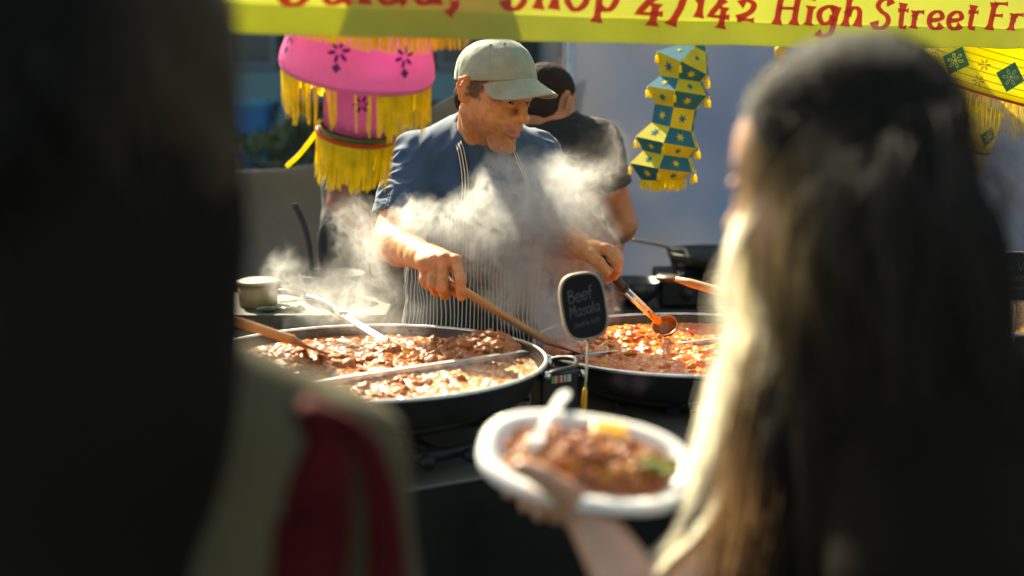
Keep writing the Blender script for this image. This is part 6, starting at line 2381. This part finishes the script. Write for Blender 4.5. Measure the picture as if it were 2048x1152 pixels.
ring(pl_, 'ring_ribbon', c3_ + ax_ * .008, LR, R2 * .98, .004, m_green)
v = [c3_ + LR @ np.array((math.cos(a) * R2 * .93, math.sin(a) * R2 * .93, .002)) for a in np.linspace(0, 2 * math.pi, 40)[:-1]]
mk('lining', v, [tuple(range(39))], m_void, pl_, smooth=False)
r3f = lambda a: (c3_ + LR @ np.array((math.cos(a) * R2 * 1.03, math.sin(a) * R2 * 1.03, -.003)), LR @ np.array((math.cos(a), math.sin(a), 0)))
fringe('fringe', pl_, r3f, 420, .088, 23, spread=-.22, w=.0021, jag=.40, down=np.array((-.10, -.02, -1.0)))
MB().tube(catmull([W(641, 240, YL), W(634, 262, YL), W(618, 285, YL), W(596, 312, YL), W(573, 333, YL)], 4), .0042, 8).build('loose_ribbon', m_fringe, pl_)
MB().tube([c2_ + ax_ * .05, c0_ + ax_ * .22], .0016, 6).build('cord', m_cord, pl_)
# purple flower prints, thin cloth patches with petals, on the sides that face the street


def petal_patch(parent, name, place, n, r0, r1, mat_, twist=0.0, width=.5):
    """place(x, y, off): flat coordinates on the cloth -> world"""
    mb = MB()
    for k in range(n):
        a = 2 * math.pi * k / n + twist
        pts = []
        for i in range(10):
            b = 2 * math.pi * i / 10
            x, y = (r0 + r1) / 2 + (r1 - r0) / 2 * math.cos(b), (r1 - r0) / 2 * width * math.sin(b)
            pts.append(place(x * math.cos(a) - y * math.sin(a), x * math.sin(a) + y * math.cos(a), .0016))
        pts.append(place((r0 + r1) / 2 * math.cos(a), (r0 + r1) / 2 * math.sin(a), .0016))
        mb.add(pts, [(i, (i + 1) % 10, 10) for i in range(10)])
    return mb.build(name, mat_, parent, smooth=False)


def on_tier(c, rot, rfun, a0, z0):
    def place(x, y, off):
        z = z0 + y
        r = rfun(z) + off
        a = a0 + x / r
        return c + rot @ np.array((r * math.cos(a), r * math.sin(a), z))
    return place


rf1 = lambda z: float(np.interp(z, [-.004, .004, .022, .04, .06, .08, .10, .13], [R1 * .96, R1, R1 * .98, R1 * .935, R1 * .90, R1 * .875, R1 * .86, R1 * .84])) + .0016 + .0055 * max(0, (z - .012) / .10)
rf2 = lambda z: float(np.interp(z, [.004, .03, .08, .135], [R2 * .90, R2 * .97, R2 * .98, R2 * .95])) + .0014
for a0 in np.arange(7) * 2 * math.pi / 7 - 1.72:
    petal_patch(pl_, 'flower_print', on_tier(c1_, LR, rf1, a0, .062), 6, .005, .021, m_pinkp, .3, .42)
    petal_patch(pl_, 'diamond_print', on_tier(c1_, LR, rf1, a0, .034), 4, .0, .008, m_pinkp, 0, .9)
for a0 in np.arange(4) * 2 * math.pi / 4 - 1.45:
    petal_patch(pl_, 'flower_print', on_tier(c2_, LR, rf2, a0, .068), 6, .004, .017, m_pinkp, .2, .42)

# yellow and green printed lantern on the right
m_yel = M_('yellow_silk', (.84, .77, .06), .5, var=.10, vscale=9, transl=.5, bump=.3, bscale=50)
m_grn = M_('green_print', (.035, .16, .085), .55, transl=.3)
m_lin = M_('pale_yellow_print', (.66, .64, .16), .55, transl=.3)
m_gold = M_('gold_thread', (.55, .38, .02), .5, var=.3, vscale=50, transl=.4)
YY = 3.46
ky = YY / FPX
yl = thing('yellow_lantern', 'tiered yellow lantern with green flower diamonds and long gold fringe hanging at the far end', 'lantern', W(1990, 20, YY))
YR = euler(8, 15, 0)
ay = YR @ np.array((0, 0, 1.0))
d1_ = W(1960, 172, YY); D1 = 168 * ky
pr1 = [(D1 * .86, .12), (D1 * .90, .085), (D1 * .95, .05), (D1 * .99, .02), (D1, .0)]
tier(yl, 'wide_tier', d1_, YR, pr1, m_yel, pleat=.0)
ring(yl, 'rim_cord', d1_, YR, D1 * 1.004, .0032, m_redr)
for z in (.014, .030, .046, .062, .078, .094):
    r_ = float(np.interp(z, [0, .02, .05, .085, .12], [D1, D1 * .99, D1 * .95, D1 * .90, D1 * .86]))
    ring(yl, 'hoop', d1_ + ay * z, YR, r_ + .0008, .0008, m_gold)
fringe('fringe', yl, lambda a: (d1_ + YR @ np.array((math.cos(a) * D1, math.sin(a) * D1, -.003)), YR @ np.array((math.cos(a), math.sin(a), 0))), 520, .092, 31, m_gold, .0009, spread=-.05, jag=.35)
d2_ = W(1918, 288, YY); D2 = 62 * ky
pr2 = [(D2 * .96, .10), (D2, .06), (D2, .02), (D2 * .97, 0)]
tier(yl, 'narrow_tier', d2_, YR, pr2, m_yel)
for z in (.014, .028, .042, .056):
    ring(yl, 'hoop', d2_ + ay * z, YR, D2 + .0006, .0007, m_gold)
ring(yl, 'rim_cord', d2_, YR, D2 * .99, .0022, m_grn)
fringe('fringe', yl, lambda a: (d2_ + YR @ np.array((math.cos(a) * D2 * .96, math.sin(a) * D2 * .96, -.002)), YR @ np.array((math.cos(a), math.sin(a), 0))), 240, .072, 32, m_gold, .0009, spread=-.30, jag=.35, down=np.array((-.22, 0, -1.0)))
MB().tube([d2_ + ay * .05, d1_ + ay * .5], .0016, 6).build('cord', m_cord, yl)
rfy1 = lambda z: float(np.interp(z, [0, .02, .05, .085, .12], [D1, D1 * .99, D1 * .95, D1 * .90, D1 * .86])) + .0012
rfy2 = lambda z: float(np.interp(z, [0, .02, .06, .10], [D2 * .97, D2, D2, D2 * .96])) + .0012


def diamond(parent, place, h):
    mb = MB()
    n = 8
    vs, fs = [], []
    for i in range(n + 1):
        for j in range(n + 1):
            u, w_ = i / n - .5, j / n - .5
            vs.append(place((u + w_) * h, (w_ - u) * h, .0008))
    o = mk('diamond_print', vs, np.array(gridfaces(n + 1, n + 1)), m_grn, parent)
    petal_patch(o, 'petal_print', lambda x, y, off: place(x, y, off + .0003), 6, h * .16, h * .56, m_lin, .2, .55)
    petal_patch(o, 'petal_print', lambda x, y, off: place(x, y, off + .0007), 6, h * .24, h * .48, m_grn, .2, .45)
    petal_patch(o, 'flower_centre', lambda x, y, off: place(x, y, off + .0009), 1, -h * .13, h * .13, m_lin, 0, 1.0)


def ang_at(c, rot, r, z, px, Yv):
    best, bd = 0, 1e9
    for a in np.linspace(-math.pi, 0, 240):
        q = c + rot @ np.array((r * math.cos(a), r * math.sin(a), z))
        qx = 1024 + FPX * q[0] / (q[1] * math.cos(PITCH) + (EYE - q[2]) * math.sin(PITCH))
        if abs(qx - px) < bd:
            best, bd = a, abs(qx - px)
    return best


a1 = ang_at(d1_, YR, D1 * .95, .05, 1912, YY)
for k in range(-2, 5):
    diamond(yl, on_tier(d1_, YR, rfy1, a1 + k * .66, .052), .034)
    petal_patch(yl, 'small_flower_print', on_tier(d1_, YR, rfy1, a1 + (k + .5) * .66, .062), 6, .003, .014, m_gold, .3, .35)
    petal_patch(yl, 'small_flower_print', on_tier(d1_, YR, rfy1, a1 + (k + .5) * .66, .024), 6, .003, .014, m_gold, .1, .35)
a2 = ang_at(d2_, YR, D2, .04, 1968, YY) - 1.1
for k in range(-1, 3):
    diamond(yl, on_tier(d2_, YR, rfy2, a2 + k * 1.25, .042), .026)

# star lantern of blue and yellow panels
m_sblue = M_('teal_felt', (.012, .16, .23), .8, var=.15, vscale=20, transl=.2)
m_syel = M_('yellow_felt', (.74, .64, .04), .8, var=.12, vscale=20, transl=.3)
YS = 3.80
ks = YS / FPX
sl = thing('star_lantern', 'zigzag paper lantern of blue and yellow panels with stars hanging before the blue canvas', 'lantern', W(1392, 70, YS))
levels = [(1398, 60, 12), (1388, 92, 24), (1372, 118, 50), (1361, 142, 44) , (1352, 158, 42)]
levels = [(1400, 60, 10, 0), (1392, 96, 26, 0), (1366, 128, 62, 1), (1362, 158, 46, 0), (1357, 182, 68, 1), (1352, 214, 46, 0), (1345, 254, 46, 0), (1335, 284, 70, 1), (1334, 308, 52, 0), (1326, 334, 72, 1), (1326, 358, 46, 0)]
NS = 6
SR = euler(-6, 0, 22)
spine = [W(a, b, YS) for a, b, _, _ in levels]
corner = []
for i, (a, b, r, o_) in enumerate(levels):
    d_ = spine[min(i + 1, len(levels) - 1)] - spine[max(0, i - 1)]
    b_ = basis(-d_, (0, 1, 0))
    rows = []
    for k in range(NS):
        an = 2 * math.pi * k / NS + .30
        rows.append(spine[i] + b_ @ np.array((math.cos(an), math.sin(an), 0)) * r * ks)
    corner.append(rows)


def star_pts(c, x, y, r, n=6):
    out = []
    for k in range(2 * n):
        a = math.pi * k / n
        q = r if k % 2 == 0 else r * .42
        out.append(c + x * q * math.cos(a) + y * q * math.sin(a))
    return out


for i in range(len(levels) - 1):
    for k in range(NS):
        q = [corner[i][k], corner[i][(k + 1) % NS], corner[i + 1][(k + 1) % NS], corner[i + 1][k]]
        blue = (i + k) % 2 == 0
        cen = sum(q) / 4
        nn = np.cross(q[2] - q[0], q[3] - q[1]); nn /= np.linalg.norm(nn)
        if nn @ (cen - (spine[i] + spine[i + 1]) / 2) < 0: nn = -nn
        q2 = [p - nn * .0014 for p in q]
        o = mk('panel', q + q2, [(0, 1, 2, 3), (7, 6, 5, 4), (0, 4, 5, 1), (1, 5, 6, 2), (2, 6, 7, 3), (3, 7, 4, 0)], m_sblue if blue else m_syel, sl, smooth=False)
        x = q[1] - q[0] + q[2] - q[3]; x /= np.linalg.norm(x); y = np.cross(nn, x)
        hgt = min(np.linalg.norm(q[3] - q[0]), np.linalg.norm(q[1] - q[0]) , np.linalg.norm(q[2] - q[3]))
        if hgt > .012:
            sp2 = star_pts(cen + nn * .0008, x, y, hgt * .26)
            mk('star', sp2 + [cen + nn * .0016], [(j, (j + 1) % 12, 12) for j in range(12)], m_syel if blue else m_sblue, o, smooth=False)
for i, (a, b, r, o_) in enumerate(levels):
    if o_:
        for k in range(NS):
            p = corner[i][k]
            tm = MB().tube([p, p + (0, 0, -.010)], .0008, 5)
            tm.tube([p + (0, 0, -.010), p + (0, 0, -.014), p + (0, 0, -.030)], [.002, .0042, .0052], 8)
            tm.build('tassel', m_fringe, sl)
cl, rl = spine[-1], levels[-1][2] * ks
fringe('fringe', sl, lambda a: (cl + np.array((math.cos(a) * rl * .95, math.sin(a) * rl * .95, 0)), np.array((math.cos(a), math.sin(a), 0))), 150, .030, 41, w=.0022, spread=-.1)
MB().tube([spine[0], spine[0] + (0.01, 0, .5)], .0014, 6).build('cord', m_cord, sl)

# orange tassel on a string at the tent corner
tq = W(1562, 92, 3.75)
ta = thing('hanging_tassel', 'small orange and gold tassel ornament hanging on a string over the sunlit-haired woman', 'tassel', tq)
MB().tube([tq + (.008, 0, .35), tq + (0, 0, 0), W(1556, 130, 3.75), W(1550, 165, 3.75), W(1538, 235, 3.75)], .0014, 6).build('string', m_cord, ta)
MB().lathe([(.0001, .030), (.014, .024), (.017, .010), (.010, -.012), (.005, -.022), (.0001, -.024)], 18, tuple(W(1561, 112, 3.75))).build('bead', m_gold, ta)
MB().tube([W(1556, 132, 3.75), W(1552, 150, 3.75), W(1547, 172, 3.75)], [.004, .009, .006], 10).build('thread_tuft', m_fringe, ta)

# ------------------------------------------------------------------ canopy corner of the stall, out of the picture overhead
# ------------------------------------------------------------------ steam
def steam(name, lab, blobs, dens, seed, scale=11.0, thr=.50, pad=1.0, emis=0.0):
    """blobs: (px, py, Y, rx, ry(depth), rz) in pixels / metres"""
    lo = np.full(3, 9e9); hi = -lo
    bl = []
    for px, py, Yb, rx, ry, rz in blobs:
        c = W(px, py, Yb); r = np.array((rx * Yb / FPX, ry, rz * Yb / FPX))
        bl.append((c, r)); lo = np.minimum(lo, c - r); hi = np.maximum(hi, c + r)
    s = SDF(lo - .10, hi + .10, .014)
    for c, r in bl:
        s.ell(c, r + .05, None, .02)
    v, f = s.mesh()
    m = bpy.data.materials.new(name)
    m.use_nodes = True
    nt = m.node_tree; nt.nodes.clear()
    out = nt.nodes.new('ShaderNodeOutputMaterial')
    vol = nt.nodes.new('ShaderNodeVolumePrincipled')
    vol.inputs['Color'].default_value = (.97, .96, .94, 1)
    vol.inputs['Anisotropy'].default_value = .25
    L = nt.links.new
    geo = nt.nodes.new('ShaderNodeNewGeometry')

    def mth(op, a, b=None, clamp=False):
        n = nt.nodes.new('ShaderNodeMath'); n.operation = op; n.use_clamp = clamp
        for i, q in enumerate((a, b)):
            if q is None: continue
            if isinstance(q, (int, float)): n.inputs[i].default_value = q
            else: L(q, n.inputs[i])
        return n.outputs[0]

    def vm(op, a, b=None, c=None):
        n = nt.nodes.new('ShaderNodeVectorMath'); n.operation = op
        for i, q in enumerate((a, b, c)):
            if q is None: continue
            if hasattr(q, 'is_linked'): L(q, n.inputs[i])
            else: n.inputs[i].default_value = q
        return n
    pos = geo.outputs['Position']
    off = vm('ADD', pos, (seed, seed * 2, seed * .7)).outputs[0]
    n0 = nt.nodes.new('ShaderNodeTexNoise'); n0.inputs['Scale'].default_value = scale * .55; n0.inputs['Detail'].default_value = 3; n0.inputs['Roughness'].default_value = .6
    L(off, n0.inputs['Vector'])
    wv = vm('SUBTRACT', n0.outputs['Color'], (.5, .5, .5)).outputs[0]
    wpos = vm('MULTIPLY_ADD', wv, (.20, .14, .20), pos).outputs[0]      # the plumes themselves are bent by the air
    mask = None
    for c, r in bl:
        ln = vm('LENGTH', vm('DIVIDE', vm('SUBTRACT', wpos, tuple(c)).outputs[0], tuple(r)).outputs[0]).outputs['Value']
        q = mth('SUBTRACT', 1.0, ln, True)
        mask = q if mask is None else mth('MAXIMUM', mask, q)
    woff = vm('MULTIPLY_ADD', wv, (.22, .16, .22), off).outputs[0]
    n1 = nt.nodes.new('ShaderNodeTexNoise'); n1.inputs['Scale'].default_value = scale * 1.9; n1.inputs['Detail'].default_value = 5; n1.inputs['Roughness'].default_value = .55
    L(woff, n1.inputs['Vector'])
    # filaments: ridges of the warped noise over a soft veil
    dev = mth('ABSOLUTE', mth('SUBTRACT', n1.outputs['Fac'], .5))
    ridge = mth('POWER', mth('SUBTRACT', 1.0, mth('MULTIPLY', dev, 6.0), True), 2.0)
    patch = mth('MULTIPLY', mth('SUBTRACT', n0.outputs['Fac'], thr - .12, True), 4.0, True)
    soft = mth('MULTIPLY', mth('SUBTRACT', n1.outputs['Fac'], .45, True), 2.2)
    core = mth('POWER', mask, 1.3)
    body = mth('ADD', mth('MULTIPLY', mth('MULTIPLY', ridge, patch), 2.3), mth('ADD', mth('MULTIPLY', soft, .5), mth('MULTIPLY', core, .025)))
    dn = mth('MULTIPLY', mth('MULTIPLY', body, core), dens)
    L(dn, vol.inputs['Density'])
    nt.links.new(vol.outputs[0], out.inputs['Volume'])
    o = mk(name, v, f, m)
    tag(o, lab, 'steam', kind='stuff')
    return o


YV = 3.08
steam('steam', 'thick white steam rising in front of the striped apron from the orange-red curry',
      [(1030, 540, YV, 125, .12, 110), (990, 470, YV, 150, .12, 130), (1065, 420, YV, 140, .12, 120),
       (895, 475, YV, 95, .10, 65), (835, 445, YV, 70, .09, 60), (1085, 605, 3.04, 110, .11, 75), (1130, 635, 3.05, 130, .12, 70), (1130, 480, YV + .05, 110, .12, 120), (1030, 390, YV + .02, 85, .09, 70)],
      36, 3.7, 13, .46)
steam('steam', 'thin curling steam at the helper side of the cook above the brown beef curry',
      [(765, 520, 3.04, 110, .12, 120), (725, 460, 3.06, 70, .10, 90), (800, 600, 3.0, 120, .12, 90), (700, 600, 3.02, 130, .12, 80), (640, 600, 3.02, 90, .10, 90), (590, 560, 3.04, 60, .08, 90)],
      8, 9.1, 14, .48)
steam('steam', 'faint upper wisps of steam drifting past the shoulder of the man in black',
      [(1110, 365, YV + .06, 110, .09, 80), (1160, 335, YV + .10, 95, .08, 65), (1205, 315, YV + .12, 60, .06, 50)],
      10, 5.3, 14, .48)
